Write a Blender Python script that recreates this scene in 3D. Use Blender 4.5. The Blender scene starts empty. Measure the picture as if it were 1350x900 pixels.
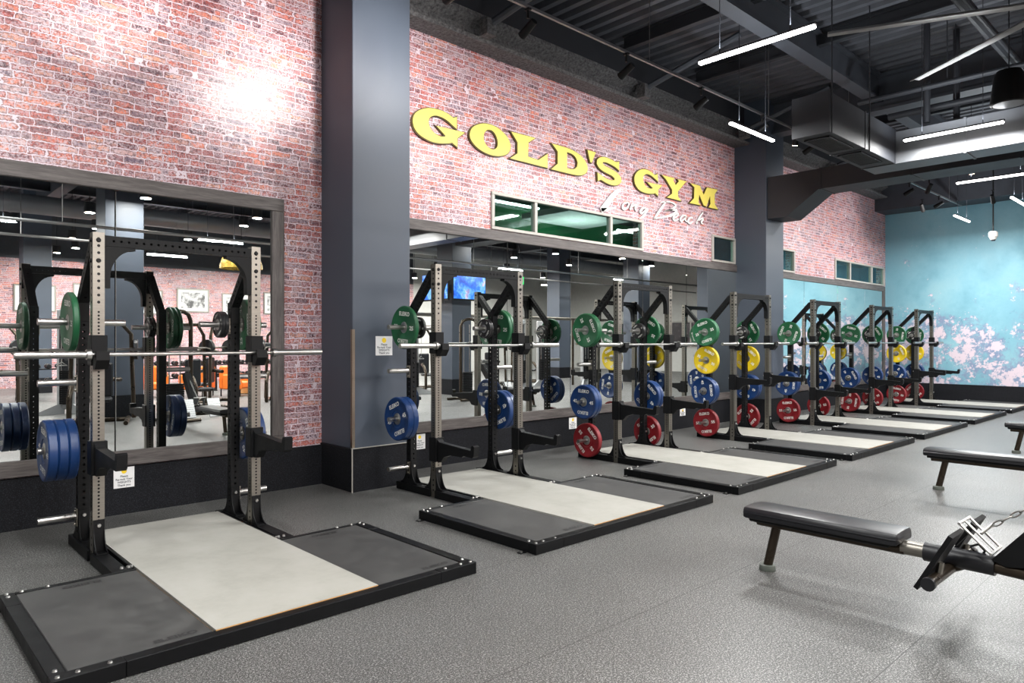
import bpy, math, random
from mathutils import Vector, Matrix
from mathutils.geometry import tessellate_polygon
R = random.Random(7)
sc = bpy.context.scene
COL = sc.collection
# ---------------------------------------------------------------- camera numbers (1350x900 frame)
F, TH, V0, CH = 928.1, math.radians(46.59), 449.0, 1.5715
CT, ST = math.cos(TH), math.sin(TH)
def at_y(u, v, Y):
    t = (u - 675) / F; d = Y / (ST - t * CT)
    return (d * (CT + t * ST), CH + (V0 - v) / F * d)
def at_z(u, v, Z):
    d = (CH - Z) * F / (v - V0); t = (u - 675) / F
    return (d * (CT + t * ST), d * (ST - t * CT))

# ---------------------------------------------------------------- materials
def lin(c):
    return tuple(((x / 255) / 12.92 if x / 255 <= .04045 else ((x / 255 + .055) / 1.055) ** 2.4) for x in c) + (1.0,)
class NT:
    def __init__(s, name):
        s.m = bpy.data.materials.new(name); s.m.use_nodes = True
        s.t = s.m.node_tree; s.b = s.t.nodes['Principled BSDF']
    def n(s, typ, **kw):
        nd = s.t.nodes.new(typ)
        for k, v in kw.items():
            if k.startswith('_'): setattr(nd, k[1:], v)
            else: s.put(nd, k, v)
        return nd
    def put(s, nd, k, v):
        k = int(k[1:]) if k[0] == 'i' and k[1:].isdigit() else k.replace('__', ' ')
        i = nd.inputs[k]
        if isinstance(v, bpy.types.NodeSocket): s.t.links.new(v, i)
        elif isinstance(v, bpy.types.Node): s.t.links.new(v.outputs[0], i)
        else: i.default_value = v
    def math(s, op, a, b=0.0, c=0.0, clamp=False):
        nd = s.n('ShaderNodeMath', _operation=op, i0=a, i1=b, i2=c); nd.use_clamp = clamp
        return nd.outputs[0]
    def mix(s, fac, a, b, blend='MIX'):
        nd = s.t.nodes.new('ShaderNodeMix'); nd.data_type = 'RGBA'; nd.blend_type = blend
        for k, v in ((0, fac), (6, a), (7, b)):
            i = nd.inputs[k]
            if isinstance(v, bpy.types.NodeSocket): s.t.links.new(v, i)
            else: i.default_value = v
        return nd.outputs[2]
    def ramp(s, fac, stops, interp='LINEAR'):
        nd = s.t.nodes.new('ShaderNodeValToRGB'); cr = nd.color_ramp; cr.interpolation = interp
        while len(cr.elements) < len(stops): cr.elements.new(.5)
        for e, (p, c) in zip(cr.elements, stops):
            e.position = p; e.color = c if len(c) == 4 else tuple(c) + (1,)
        s.t.links.new(fac, nd.inputs[0]); return nd.outputs[0]
    def obj(s): return s.n('ShaderNodeTexCoord').outputs['Object']
    def noise(s, vec, scale, detail=3, rough=.55):
        return s.n('ShaderNodeTexNoise', Vector=vec, Scale=scale, Detail=detail, Roughness=rough).outputs[0]
    def base(s, c): s.put(s.b, 'Base Color', c)
    def bump(s, h, strength=.3, dist=.01):
        s.put(s.b, 'Normal', s.n('ShaderNodeBump', Height=h, Strength=strength, Distance=dist))
    def set(s, rough=.5, metal=0.0, spec=.5):
        s.b.inputs['Roughness'].default_value = rough; s.b.inputs['Metallic'].default_value = metal
        s.b.inputs['Specular IOR Level'].default_value = spec
def W(g): return (g, g, g, 1)
def paint(name, rgb, rough=.5, metal=0., var=.12, scale=6., spec=.5, rvar=.1):
    t = NT(name); o = t.obj(); n = t.noise(o, scale)
    c = lin(rgb)
    dk = tuple(x * (1 - var) for x in c[:3]) + (1,); lt = tuple(min(1, x * (1 + var)) for x in c[:3]) + (1,)
    t.base(t.ramp(n, [(.3, dk), (.7, lt)])); t.set(rough, metal, spec)
    t.put(t.b, 'Roughness', t.math('ADD', t.math('MULTIPLY', n, rvar * 2), rough - rvar))
    return t.m
def emit(name, rgb, strength):
    t = NT(name); t.base((0, 0, 0, 1))
    t.b.inputs['Emission Color'].default_value = lin(rgb); t.b.inputs['Emission Strength'].default_value = strength
    return t.m

def brick_mat(name='brick_wallpaper'):
    t = NT(name); o = t.obj()
    s = t.n('ShaderNodeSeparateXYZ', Vector=o)
    x = t.math('ADD', s.outputs[0], s.outputs[1]); z = s.outputs[2]; H_ = .0615
    zz = t.math('ADD', z, t.math('MULTIPLY', t.math('SUBTRACT', t.noise(o, 1.3, 1), .5), .02))
    row = t.math('FLOOR', t.math('DIVIDE', zz, H_))
    wv = t.n('ShaderNodeCombineXYZ', X=t.math('MULTIPLY', x, 4.2), Y=t.math('MULTIPLY', row, 7.31))
    warp = t.math('MULTIPLY', t.math('SUBTRACT', t.noise(wv.outputs[0], 1, 1), .5), .44)
    e1 = t.math('MULTIPLY', t.math('SUBTRACT', t.noise(o, 30, 4, .65), .5), .044)
    e2 = t.math('MULTIPLY', t.math('SUBTRACT', t.noise(o, 27, 4, .65), .5), .042)
    v = t.n('ShaderNodeCombineXYZ', X=t.math('ADD', t.math('ADD', x, warp), e1), Y=t.math('ADD', zz, e2))
    b = t.n('ShaderNodeTexBrick', Vector=v.outputs[0], Color1=W(0), Color2=W(1), Mortar=W(.5), Scale=1.0,
            Mortar__Size=.0165, Mortar__Smooth=1.0, Bias=0.0, Brick__Width=.18, Row__Height=H_)
    b.offset = .37; b.offset_frequency = 2; b.squash = .74; b.squash_frequency = 3
    L = lin
    cols = t.ramp(b.outputs[0], [(0, L((72, 44, 56))), (.09, L((116, 58, 64))), (.2, L((180, 82, 74))), (.31, L((222, 118, 90))),
        (.42, L((154, 84, 88))), (.52, L((232, 132, 96))), (.6, L((186, 112, 108))), (.68, L((128, 92, 104))), (.76, L((236, 156, 118))), (.84, L((168, 140, 150))), (.92, L((98, 78, 100))), (1, L((206, 160, 154)))])
    n1 = t.noise(o, 38, 5, .75)
    c = t.mix(t.ramp(n1, [(.46, W(0)), (.62, W(.85))]), cols, L((62, 40, 52)))
    n2 = t.noise(o, 3.4, 4, .6); n3 = t.noise(o, 52, 4, .75)
    pale = t.math('MULTIPLY', t.ramp(n2, [(.40, W(.3)), (.60, W(1))]), t.ramp(n3, [(.45, W(0)), (.55, W(1))]))
    c = t.mix(t.math('MULTIPLY', pale, .85), c, L((214, 194, 202)))
    c = t.mix(t.ramp(b.outputs[1], [(.02, W(0)), (.25, W(.12)), (.5, W(.6)), (.7, W(.6)), (.8, W(0))]), c, L((66, 40, 50)))
    c = t.mix(t.ramp(b.outputs[1], [(.70, W(0)), (.84, W(1))]), c, L((220, 205, 214)))
    t.base(c); t.set(.38, 0, .5); return t.m

def rubber_floor():
    t = NT('speckled_rubber'); o = t.obj()
    n = t.noise(o, 100, 2, .8); n2 = t.noise(o, 190, 2, .8); big = t.noise(o, .9, 4, .6)
    fl = t.math('MAXIMUM', t.ramp(n, [(.53, W(0)), (.62, W(1))]), t.ramp(n2, [(.54, W(0)), (.62, W(1))]))
    c = t.mix(fl, (.013, .013, .013, 1), (.36, .36, .348, 1))
    c = t.mix(t.ramp(big, [(.35, W(.22)), (.7, W(0))]), c, W(.04))
    s = t.n('ShaderNodeSeparateXYZ', Vector=o)
    d = t.math('ABSOLUTE', t.math('SUBTRACT', t.math('FRACT', t.math('DIVIDE', s.outputs[1], 1.22)), .5))
    c = t.mix(t.math('GREATER_THAN', d, .4975), c, W(.02))
    t.base(c); t.set(.42, 0, .5)
    t.put(t.b, 'Roughness', t.math('ADD', t.math('MULTIPLY', big, .22), .30))
    t.bump(n2, .12, .002); return t.m
def rubber_base():
    t = NT('rubber_skirting'); o = t.obj(); n = t.noise(o, 120, 2, .6)
    t.base(t.ramp(n, [(.5, lin((14, 15, 19))), (.68, lin((40, 42, 48)))])); t.set(.7, 0, .2); return t.m
def tile_rubber():
    t = NT('platform_rubber'); o = t.obj(); n = t.noise(o, 5, 5, .65); n2 = t.noise(o, 160, 2)
    c = t.ramp(n, [(.3, lin((50, 50, 50))), (.7, lin((68, 68, 67)))])
    c = t.mix(t.math('MULTIPLY', n2, .35), c, lin((42, 42, 43))); t.base(c); t.set(.62)
    t.put(t.b, 'Roughness', t.math('ADD', t.math('MULTIPLY', n, .3), .42)); return t.m
def deck_wood():
    t = NT('worn_pale_board'); o = t.obj()
    n = t.noise(o, 3.1, 5, .65); sp = t.noise(o, 26, 4, .7)
    c = t.ramp(n, [(.25, lin((146, 145, 138))), (.5, lin((161, 160, 153))), (.75, lin((168, 167, 161)))])
    c = t.mix(t.ramp(sp, [(.64, W(0)), (.8, W(.35))]), c, lin((140, 132, 118)))
    t.base(c); t.set(.5); return t.m
def grey_wood():
    t = NT('weathered_grey_wood'); o = t.obj()
    mp = t.n('ShaderNodeMapping', Vector=o); mp.inputs['Scale'].default_value = (1.2, 14, 14)
    n = t.noise(mp.outputs[0], 3.0, 6, .7); n2 = t.noise(o, 2, 3)
    c = t.ramp(n, [(.25, lin((46, 41, 40))), (.5, lin((84, 79, 77))), (.75, lin((118, 112, 109)))])
    c = t.mix(t.math('MULTIPLY', n2, .4), c, lin((84, 78, 78))); t.base(c); t.set(.55); t.bump(n, .25, .003); return t.m
def grey_wood_v():
    t = NT('weathered_grey_wood_upright'); o = t.obj()
    mp = t.n('ShaderNodeMapping', Vector=o); mp.inputs['Scale'].default_value = (14, 14, 1.2)
    n = t.noise(mp.outputs[0], 3.0, 6, .7); n2 = t.noise(o, 2, 3)
    c = t.ramp(n, [(.25, lin((46, 41, 40))), (.5, lin((84, 79, 77))), (.75, lin((118, 112, 109)))])
    c = t.mix(t.math('MULTIPLY', n2, .4), c, lin((84, 78, 78))); t.base(c); t.set(.55); t.bump(n, .25, .003); return t.m
def blue_mural():
    t = NT('peeling_blue_mural'); o = t.obj()
    s = t.n('ShaderNodeSeparateXYZ', Vector=o); y, z = s.outputs[1], s.outputs[2]
    n = t.noise(o, 1.1, 5, .6)
    c = t.ramp(n, [(.25, lin((104, 156, 174))), (.5, lin((130, 180, 195))), (.75, lin((154, 196, 205)))])
    n2 = t.noise(o, .55, 4, .6)
    c = t.mix(t.ramp(n2, [(.5, W(0)), (.72, W(.5))]), c, lin((84, 138, 162)))
    # peeled, pale plaster: thick in a band low on the wall, flecks above it
    band = t.ramp(t.math('DIVIDE', z, 5.2), [(.0, W(.62)), (.10, W(.62)), (.22, W(.64)), (.38, W(.62)), (.46, W(.22)), (.62, W(.06)), (.8, W(0))])
    pn = t.noise(o, 1.5, 7, .7)
    pv = t.math('ADD', pn, t.math('MULTIPLY', t.math('SUBTRACT', band, .5), .40))
    halo = t.ramp(t.math('ADD', pv, t.math('MULTIPLY', t.math('SUBTRACT', t.noise(o, 9, 5, .7), .5), .3)), [(.47, W(0)), (.58, W(.75))])
    c = t.mix(halo, c, lin((128, 132, 166)))
    blot = t.noise(o, 4.2, 8, .78)
    peel = t.ramp(t.math('ADD', t.math('MULTIPLY', pv, .52), t.math('MULTIPLY', blot, .58)), [(.578, W(0)), (.60, W(1))])
    c = t.mix(peel, c, lin((214, 200, 210)))
    dk = t.noise(o, 7.5, 5, .7)
    c = t.mix(t.math('MULTIPLY', t.ramp(dk, [(.62, W(0)), (.68, W(.7))]), band), c, lin((64, 100, 134)))
    t.base(c); t.set(.55, 0, .35); return t.m
def fireproofing(name, a, b):
    t = NT(name); o = t.obj(); n = t.noise(o, 26, 4, .7)
    t.base(t.ramp(n, [(.3, lin(a)), (.7, lin(b))])); t.set(.85); t.bump(n, .9, .03); return t.m
def steel(name, rgb, rough, scale=(3, 3, 60)):
    t = NT(name); o = t.obj()
    mp = t.n('ShaderNodeMapping', Vector=o); mp.inputs['Scale'].default_value = scale
    n = t.noise(mp.outputs[0], 4, 4); c = lin(rgb)
    t.base(t.ramp(n, [(.3, tuple(x * .82 for x in c[:3]) + (1,)), (.7, c)])); t.set(rough, 1.0)
    t.put(t.b, 'Roughness', t.math('ADD', t.math('MULTIPLY', n, .16), rough - .08)); return t.m
def mirror_mat():
    t = NT('mirror_glass'); o = t.obj(); n = t.noise(o, 2)
    t.base(t.ramp(n, [(.3, (.80, .84, .83, 1)), (.7, (.82, .86, .85, 1))])); t.set(.0, 1.0); return t.m
def glass_mat():
    t = NT('window_glass'); o = t.obj(); n = t.noise(o, 1.5)
    t.base(t.ramp(n, [(.3, (.62, .82, .78, 1)), (.7, (.66, .86, .80, 1))]))
    t.set(.02); t.b.inputs['Transmission Weight'].default_value = 1.0; t.b.inputs['IOR'].default_value = 1.0
    gl = t.t.nodes.new('ShaderNodeBsdfGlossy'); gl.inputs['Roughness'].default_value = .02
    tr = t.t.nodes.new('ShaderNodeBsdfTransparent'); tr.inputs[0].default_value = (.72, .9, .86, 1)
    mx = t.t.nodes.new('ShaderNodeMixShader'); mx.inputs[0].default_value = .14
    t.t.links.new(tr.outputs[0], mx.inputs[1]); t.t.links.new(gl.outputs[0], mx.inputs[2])
    t.t.links.new(mx.outputs[0], t.t.nodes['Material Output'].inputs[0]); return t.m
def tv_picture():
    t = NT('television_picture'); o = t.obj()
    n = t.noise(o, 3.2, 4, .6); n2 = t.noise(o, 7, 3)
    c = t.ramp(n, [(.3, lin((10, 40, 170))), (.48, lin((40, 120, 240))), (.6, lin((120, 190, 255))), (.72, lin((240, 200, 210)))])
    c = t.mix(t.ramp(n2, [(.55, W(0)), (.7, W(.6))]), c, lin((20, 50, 160)))
    t.base((0, 0, 0, 1)); t.put(t.b, 'Emission Color', c); t.b.inputs['Emission Strength'].default_value = 1.6; t.set(.2); return t.m
def perforated():
    t = NT('perforated_steel'); o = t.obj()
    v = t.n('ShaderNodeTexVoronoi', Vector=o, Scale=55.0, Randomness=0.0).outputs[0]
    t.base(t.ramp(v, [(.28, W(.02)), (.34, W(.4))])); t.set(.4, .6); return t.m
def photo_print():
    t = NT('monochrome_print'); o = t.obj(); n = t.noise(o, 4.5, 5, .6)
    t.base(t.ramp(n, [(.4, W(.75)), (.52, W(.35)), (.6, W(.06))])); t.set(.35); return t.m
def stone_floor_room():
    return paint('neighbour_room_floor', (60, 62, 62), .5)

M = dict(
    brick=brick_mat(), floor=rubber_floor(), skirt=rubber_base(), tile=tile_rubber(), wood=deck_wood(), gwood=grey_wood(), gwoodv=grey_wood_v(),
    mural=blue_mural(), mirror=mirror_mat(), glass=glass_mat(), tv=tv_picture(), perf=perforated(), photo=photo_print(),
    fire=fireproofing('sprayed_fireproofing', (44, 44, 46), (112, 112, 113)), deck=paint('black_metal_deck', (74, 76, 82), .6),
    beam=paint('charcoal_beam_paint', (60, 64, 71), .6), black_ceiling=paint('black_ceiling_steel', (36, 38, 43), .6),
    column=paint('slate_column_paint', (68, 76, 88), .5, var=.06, scale=1.6), ply=paint('plywood_edge', (196, 150, 96), .6),
    stain=steel('brushed_stainless', (146, 142, 134), .36), chrome=steel('polished_chrome', (188, 187, 184), .3, (1.5, 1.5, 1.5)),
    blk=paint('black_powder_coat', (11, 12, 14), .5, var=.2, scale=12, spec=.22), blkhole=paint('black_bolt_and_hole_shade', (9, 9, 10), .5, spec=.3),
    frame=paint('platform_black_steel', (10, 11, 13), .45, var=.25, scale=9, spec=.16), bolt=steel('zinc_bolt', (190, 190, 188), .3),
    strip=paint('worn_steel_top', (92, 93, 95), .45, var=.15, scale=10),
    green=paint('green_bumper_rubber', (30, 92, 58), .4, var=.08), yellow=paint('yellow_bumper_rubber', (222, 192, 32), .4, var=.06),
    blue=paint('blue_bumper_rubber', (17, 52, 102), .36, var=.08), red=paint('red_bumper_rubber', (124, 24, 32), .4, var=.08),
    text=paint('white_print', (235, 235, 230), .5, var=.02), blackplate=paint('black_small_plate', (30, 30, 32), .3),
    gold=paint('yellow_sign_face', (226, 210, 100), .5, var=.03), goldedge=paint('dark_olive_return', (84, 70, 28), .5),
    white=paint('white_sign_face', (240, 238, 234), .45, var=.03), redge=paint('white_sign_return', (150, 146, 146), .5),
    alu=paint('pale_window_frame', (170, 167, 160), .45, var=.05), paper=paint('white_paper', (232, 232, 232), .6, var=.02),
    smiley=paint('yellow_dot', (240, 205, 40), .5, var=.03), ink=paint('grey_ink', (70, 74, 84), .6),
    guard=steel('brass_corner_guard', (150, 140, 126), .35), led=emit('led_tube', (255, 252, 248), 14), warm=emit('warm_lamp', (255, 222, 190), 10),
    down=emit('downlight_lamp', (255, 226, 200), 9), duct=paint('grey_duct_sheet', (112, 114, 118), .42, .3, var=.06, scale=2),
    duct_dark=paint('dark_duct_sheet', (44, 46, 51), .55, var=.06, scale=2), grille=paint('black_grille', (16, 16, 17), .6),
    blade=paint('fan_blade_aluminium', (150, 148, 146), .4, .4), conduit=steel('conduit_steel', (150, 150, 150), .4),
    bronze=paint('bronze_tube', (62, 54, 45), .3, .7, var=.12), pad=paint('black_vinyl', (17, 18, 23), .36, var=.05, scale=3, rvar=.03), slate=paint('slate_emboss', (31, 31, 32), .6), foot=paint('grey_rubber_foot', (92, 98, 92), .6),
    silverframe=paint('silver_grey_machine', (168, 170, 172), .4, .2, var=.05), orange=paint('orange_upholstery', (224, 112, 32), .5, var=.08),
    stump=paint('pale_timber', (196, 150, 92), .6, var=.15), brass=paint('brass_dome', (190, 158, 74), .25, .9), plaster=paint('light_grey_plaster', (196, 196, 192), .7, var=.04),
    exit=emit('exit_green', (20, 230, 110), 2.0), greenwall=paint('green_painted_wall', (40, 128, 76), .7, var=.1), bluewall=paint('blue_painted_wall', (50, 128, 170), .7, var=.1),
    dgrey=paint('dark_grey_plaster', (70, 74, 80), .7), smoke=paint('smoked_shroud', (44, 46, 50), .25),
)

# ---------------------------------------------------------------- mesh builder
class MB:
    def __init__(s): s.v = []; s.f = []; s.mi = []; s.T = Matrix()
    def add(s, vs, fs, mi=0):
        b = len(s.v); s.v += [tuple(s.T @ Vector(p)) for p in vs]
        s.f += [tuple(b + i for i in f) for f in fs]; s.mi += [mi] * len(fs); return s
    def box(s, x0, x1, y0, y1, z0, z1, mi=0, ch=0.0):
        if ch <= 0:
            vs = [(x, y, z) for z in (z0, z1) for y in (y0, y1) for x in (x0, x1)]
            return s.add(vs, [(0, 2, 3, 1), (4, 5, 7, 6), (0, 1, 5, 4), (2, 6, 7, 3), (0, 4, 6, 2), (1, 3, 7, 5)], mi)
        vs = []; c = ch                                   # box with chamfered edges
        for sx, X in ((1, x0), (-1, x1)):
            for sy, Y in ((1, y0), (-1, y1)):
                for sz, Z in ((1, z0), (-1, z1)):
                    vs += [(X, Y + sy * c, Z + sz * c), (X + sx * c, Y, Z + sz * c), (X + sx * c, Y + sy * c, Z)]
        k = lambda a, b, d, w: ((a * 2 + b) * 2 + d) * 3 + w
        fs = []
        for a in (0, 1):
            q = [k(a, 0, 0, 0), k(a, 1, 0, 0), k(a, 1, 1, 0), k(a, 0, 1, 0)]; fs.append(q if a else q[::-1])
            q = [k(0, a, 0, 1), k(1, a, 0, 1), k(1, a, 1, 1), k(0, a, 1, 1)]; fs.append(q[::-1] if a else q)
            q = [k(0, 0, a, 2), k(1, 0, a, 2), k(1, 1, a, 2), k(0, 1, a, 2)]; fs.append(q if a else q[::-1])
            for b in (0, 1):
                fs.append([k(a, b, 0, 0), k(a, b, 1, 0), k(a, b, 1, 1), k(a, b, 0, 1)])
                fs.append([k(a, 0, b, 0), k(a, 1, b, 0), k(a, 1, b, 2), k(a, 0, b, 2)])
                fs.append([k(0, a, b, 1), k(1, a, b, 1), k(1, a, b, 2), k(0, a, b, 2)])
                for d in (0, 1): fs.append([k(a, b, d, 0), k(a, b, d, 1), k(a, b, d, 2)])
        return s.add(vs, fs, mi)
    def cyl(s, p, q, r, mi=0, n=12, r2=None, caps=True):
        p = Vector(p); q = Vector(q); d = (q - p).normalized(); a = d.orthogonal().normalized(); b = d.cross(a)
        r2 = r if r2 is None else r2; vs = []
        for c, rr in ((p, r), (q, r2)):
            for i in range(n):
                t = 2 * math.pi * i / n; vs.append(c + (a * math.cos(t) + b * math.sin(t)) * rr)
        fs = [(i, (i + 1) % n, n + (i + 1) % n, n + i) for i in range(n)]
        if caps: fs += [tuple(range(n))[::-1], tuple(range(n, 2 * n))]
        return s.add(vs, fs, mi)
    def tube(s, pts, r, mi=0, n=10, sx=1.0):
        pts = [Vector(p) for p in pts]; vs = []; up = None
        for i, p in enumerate(pts):
            d = (pts[min(i + 1, len(pts) - 1)] - pts[max(i - 1, 0)]).normalized()
            a = d.orthogonal().normalized() if up is None else (up - d * up.dot(d)).normalized()
            up = a; b = d.cross(a)
            rr = r[i] if isinstance(r, (list, tuple)) else r
            for k in range(n):
                t = 2 * math.pi * k / n; vs.append(p + (a * math.cos(t) + b * math.sin(t) * sx) * rr)
        fs = []
        for i in range(len(pts) - 1):
            for k in range(n): fs.append((i * n + k, i * n + (k + 1) % n, (i + 1) * n + (k + 1) % n, (i + 1) * n + k))
        m = (len(pts) - 1) * n
        fs += [tuple(range(n))[::-1], tuple(range(m, m + n))]
        return s.add(vs, fs, mi)
    def lathe(s, prof, axis='z', c=(0, 0, 0), mi=0, n=32, close=False):
        vs = []; m = len(prof); c = Vector(c)
        for i in range(n):
            t = 2 * math.pi * i / n
            for r, h in prof:
                x, y = r * math.cos(t), r * math.sin(t)
                vs.append(c + Vector({'z': (x, y, h), 'x': (h, x, y), 'y': (y, h, x)}[axis]))
        fs = []
        for i in range(n):
            j = (i + 1) % n
            for k in range(m if close else m - 1):
                l = (k + 1) % m; fs.append((i * m + k, j * m + k, j * m + l, i * m + l))
        return s.add(vs, fs, mi)
    def prism(s, loops, mp, d0, d1, mi=0, side=None):
        """2-D outline loops (first outer, others holes); mp(x, y, d) -> 3-D"""
        side = mi if side is None else side
        L = [[Vector((x, y, 0)) for x, y in lp] for lp in loops]
        tris = tessellate_polygon(L); flat = [p for lp in L for p in lp]; n = len(flat)
        vs = [mp(p.x, p.y, d0) for p in flat] + [mp(p.x, p.y, d1) for p in flat]
        s.add(vs, [tuple(t) for t in tris], mi); b = len(s.v) - 2 * n
        s.f += [tuple(b + n + i for i in t[::-1]) for t in tris]; s.mi += [mi] * len(tris)
        o = 0
        for lp in L:
            m = len(lp)
            for i in range(m):
                j = (i + 1) % m; s.f.append((b + o + i, b + o + j, b + n + o + j, b + n + o + i)); s.mi.append(side)
            o += m
        return s
    def perf(s, p, q, w, h, side, pitch=.05, hr=.0085, mi=0, skip=(), start=.03):
        """square tube from p to q with rows of real holes on its four sides; side: direction of its width"""
        p = Vector(p); q = Vector(q); L = (q - p).length; d = (q - p) / L
        a = Vector(side).normalized(); b = d.cross(a).normalized()
        ncell = int((L - 2 * start) / pitch); st = (L - ncell * pitch) / 2
        for k, (n1, t1, wn, wt) in enumerate(((a, b, w, h), (-a, -b, w, h), (b, -a, h, w), (-b, a, h, w))):
            if k in skip:
                c = p + n1 * wn / 2; s.add([c - t1 * wt / 2, c + t1 * wt / 2, c + t1 * wt / 2 + d * L, c - t1 * wt / 2 + d * L], [(0, 1, 2, 3)], mi); continue
            c0 = p + n1 * wn / 2
            for e0, e1 in ((0, st), (st + ncell * pitch, L)):
                s.add([c0 - t1 * wt / 2 + d * e0, c0 + t1 * wt / 2 + d * e0, c0 + t1 * wt / 2 + d * e1, c0 - t1 * wt / 2 + d * e1], [(0, 1, 2, 3)], mi)
            for i in range(ncell):
                c = c0 + d * (st + pitch * (i + .5)); vs = []
                for j in range(8):
                    t = j * math.pi / 4; cx = max(-1, min(1, round(math.cos(t) * 1.42))); cy = max(-1, min(1, round(math.sin(t) * 1.42)))
                    vs.append(c + t1 * wt / 2 * cx + d * pitch / 2 * cy)
                for j in range(8):
                    t = j * math.pi / 4; vs.append(c + t1 * hr * math.cos(t) + d * hr * math.sin(t))
                s.add(vs, [(j, (j + 1) % 8, 8 + (j + 1) % 8, 8 + j) for j in range(8)], mi)
        for e in (0, L):
            c = p + d * e; s.add([c - a * w / 2 - b * h / 2, c + a * w / 2 - b * h / 2, c + a * w / 2 + b * h / 2, c - a * w / 2 + b * h / 2], [(0, 1, 2, 3)], mi)
        return s
    def build(s, name, mats, parent=None, loc=None, smooth=True):
        me = bpy.data.meshes.new(name); me.from_pydata([tuple(p) for p in s.v], [], s.f)
        for m in (mats if isinstance(mats, (list, tuple)) else [mats]): me.materials.append(M[m] if isinstance(m, str) else m)
        me.polygons.foreach_set('material_index', s.mi)
        me.validate()
        import bmesh
        bm = bmesh.new(); bm.from_mesh(me); bmesh.ops.remove_doubles(bm, verts=bm.verts, dist=1e-5); bmesh.ops.recalc_face_normals(bm, faces=bm.faces); bm.to_mesh(me); bm.free()
        if smooth:
            me.polygons.foreach_set('use_smooth', [True] * len(me.polygons)); me.set_sharp_from_angle(angle=math.radians(32))
        o = bpy.data.objects.new(name, me); COL.objects.link(o)
        if parent: o.parent = parent
        if loc: o.location = loc
        return o
def bx(*a, mi=0, ch=0.): return MB().box(*a, mi=mi, ch=ch)
def empty(name, loc, rz=0):
    o = bpy.data.objects.new(name, None); o.empty_display_size = .1; COL.objects.link(o); o.location = loc; o.rotation_euler.z = rz; return o
def tag(o, label, cat, group=None, kind=None):
    o['label'] = label; o['category'] = cat
    if group: o['group'] = group
    if kind: o['kind'] = kind
    return o
def struct(o): o['kind'] = 'structure'; return o
def dup(o, loc=None, rz=None, parent=None):
    kids = list(o.children); c = o.copy(); COL.objects.link(c)
    if parent: c.parent = parent
    for k in kids: dup(k, parent=c)
    if loc is not None: c.location = loc
    if rz is not None: c.rotation_euler.z = rz
    return c
_tc = {}
def text_tris(s, size, bold=.0):
    """a word as 2-D triangles centred on the origin, in the built-in sans letters"""
    key = (s, size, bold)
    if key in _tc: return _tc[key]
    cu = bpy.data.curves.new('t', 'FONT'); cu.body = s; cu.size = size; cu.align_x = 'CENTER'; cu.align_y = 'CENTER'; cu.offset = bold; cu.resolution_u = 3
    ob = bpy.data.objects.new('t', cu); COL.objects.link(ob); bpy.context.view_layer.update()
    me = ob.to_mesh(); vs = [(v.co.x, v.co.y) for v in me.vertices]; fs = [tuple(p.vertices) for p in me.polygons]
    ob.to_mesh_clear(); bpy.data.objects.remove(ob); bpy.data.curves.remove(cu)
    _tc[key] = (vs, fs); return vs, fs
def put_text(mb, s, size, mp, mi, bold=.0):
    vs, fs = text_tris(s, size, bold); mb.add([mp(x, y) for x, y in vs], fs, mi)

WY = 7.09            # face of the long brick wall
# ---------------------------------------------------------------- the setting
struct(bx(-5, 32, -14.2, 7.4, -.12, 0).build('floor', 'floor'))
holes = [(6.31, 9.73), (11.90, 15.38), (17.56, 20.88)]
w = MB(); zs0, zs1 = 3.075, 3.585
w.box(-5, 21.2, WY, WY + .2, 0, zs0); w.box(-5, 21.2, WY, WY + .2, zs1, 6.5)
xs = [-5] + [a for h in holes for a in h] + [21.2]
for i in range(0, len(xs), 2): w.box(xs[i], xs[i + 1], WY, WY + .2, zs0, zs1)
struct(w.build('wall_long', 'brick'))
struct(bx(21.0, 21.2, 1.9, WY, 0, 6.5).build('wall_end', 'mural'))
struct(bx(31.0, 31.2, -14.2, 7.4, 0, 6.5).build('wall_far', 'plaster'))
struct(bx(21.2, 31.0, 7.2, 7.4, 0, 6.5).build('wall_far_side', 'plaster'))
struct(bx(-5.2, -5.0, -14.2, 7.4, 0, 6.5).build('wall_behind', 'plaster'))
struct(bx(-5, 20, -14.2, -14.0, 0, 4.3).build('wall_back_brick', 'brick'))
struct(bx(20, 31, -14.2, -14.0, 0, 6.5).build('wall_back', 'plaster'))
struct(bx(-5, 20, -14.2, -14.0, 4.3, 6.5).build('wall_back_upper', 'dgrey'))
# corrugated deck
d = MB(); x = -5.2; prof = []
while x < 31.2:
    prof += [(x, 6.2), (x + .09, 6.2), (x + .12, 6.28), (x + .21, 6.28)]; x += .24
vs = [(a, yy, b) for a, b in prof for yy in (-14.2, 7.4)]
d.add(vs, [(2 * i, 2 * i + 1, 2 * i + 3, 2 * i + 2) for i in range(len(prof) - 1)])
struct(d.build('ceiling', 'deck', smooth=False))
# skirting
struct(bx(-5, 3.81, WY - .03, WY, 0, .43).build('baseboard_left', 'skirt'))
struct(bx(4.535, 12.76, WY - .03, WY, 0, .43).build('baseboard_middle', 'skirt'))
struct(bx(13.48, 21.0, WY - .03, WY, 0, .43).build('baseboard_right', 'skirt'))
struct(bx(20.96, 21.0, 1.9, WY - .03, 0, .44).build('baseboard_end', 'skirt'))
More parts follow.
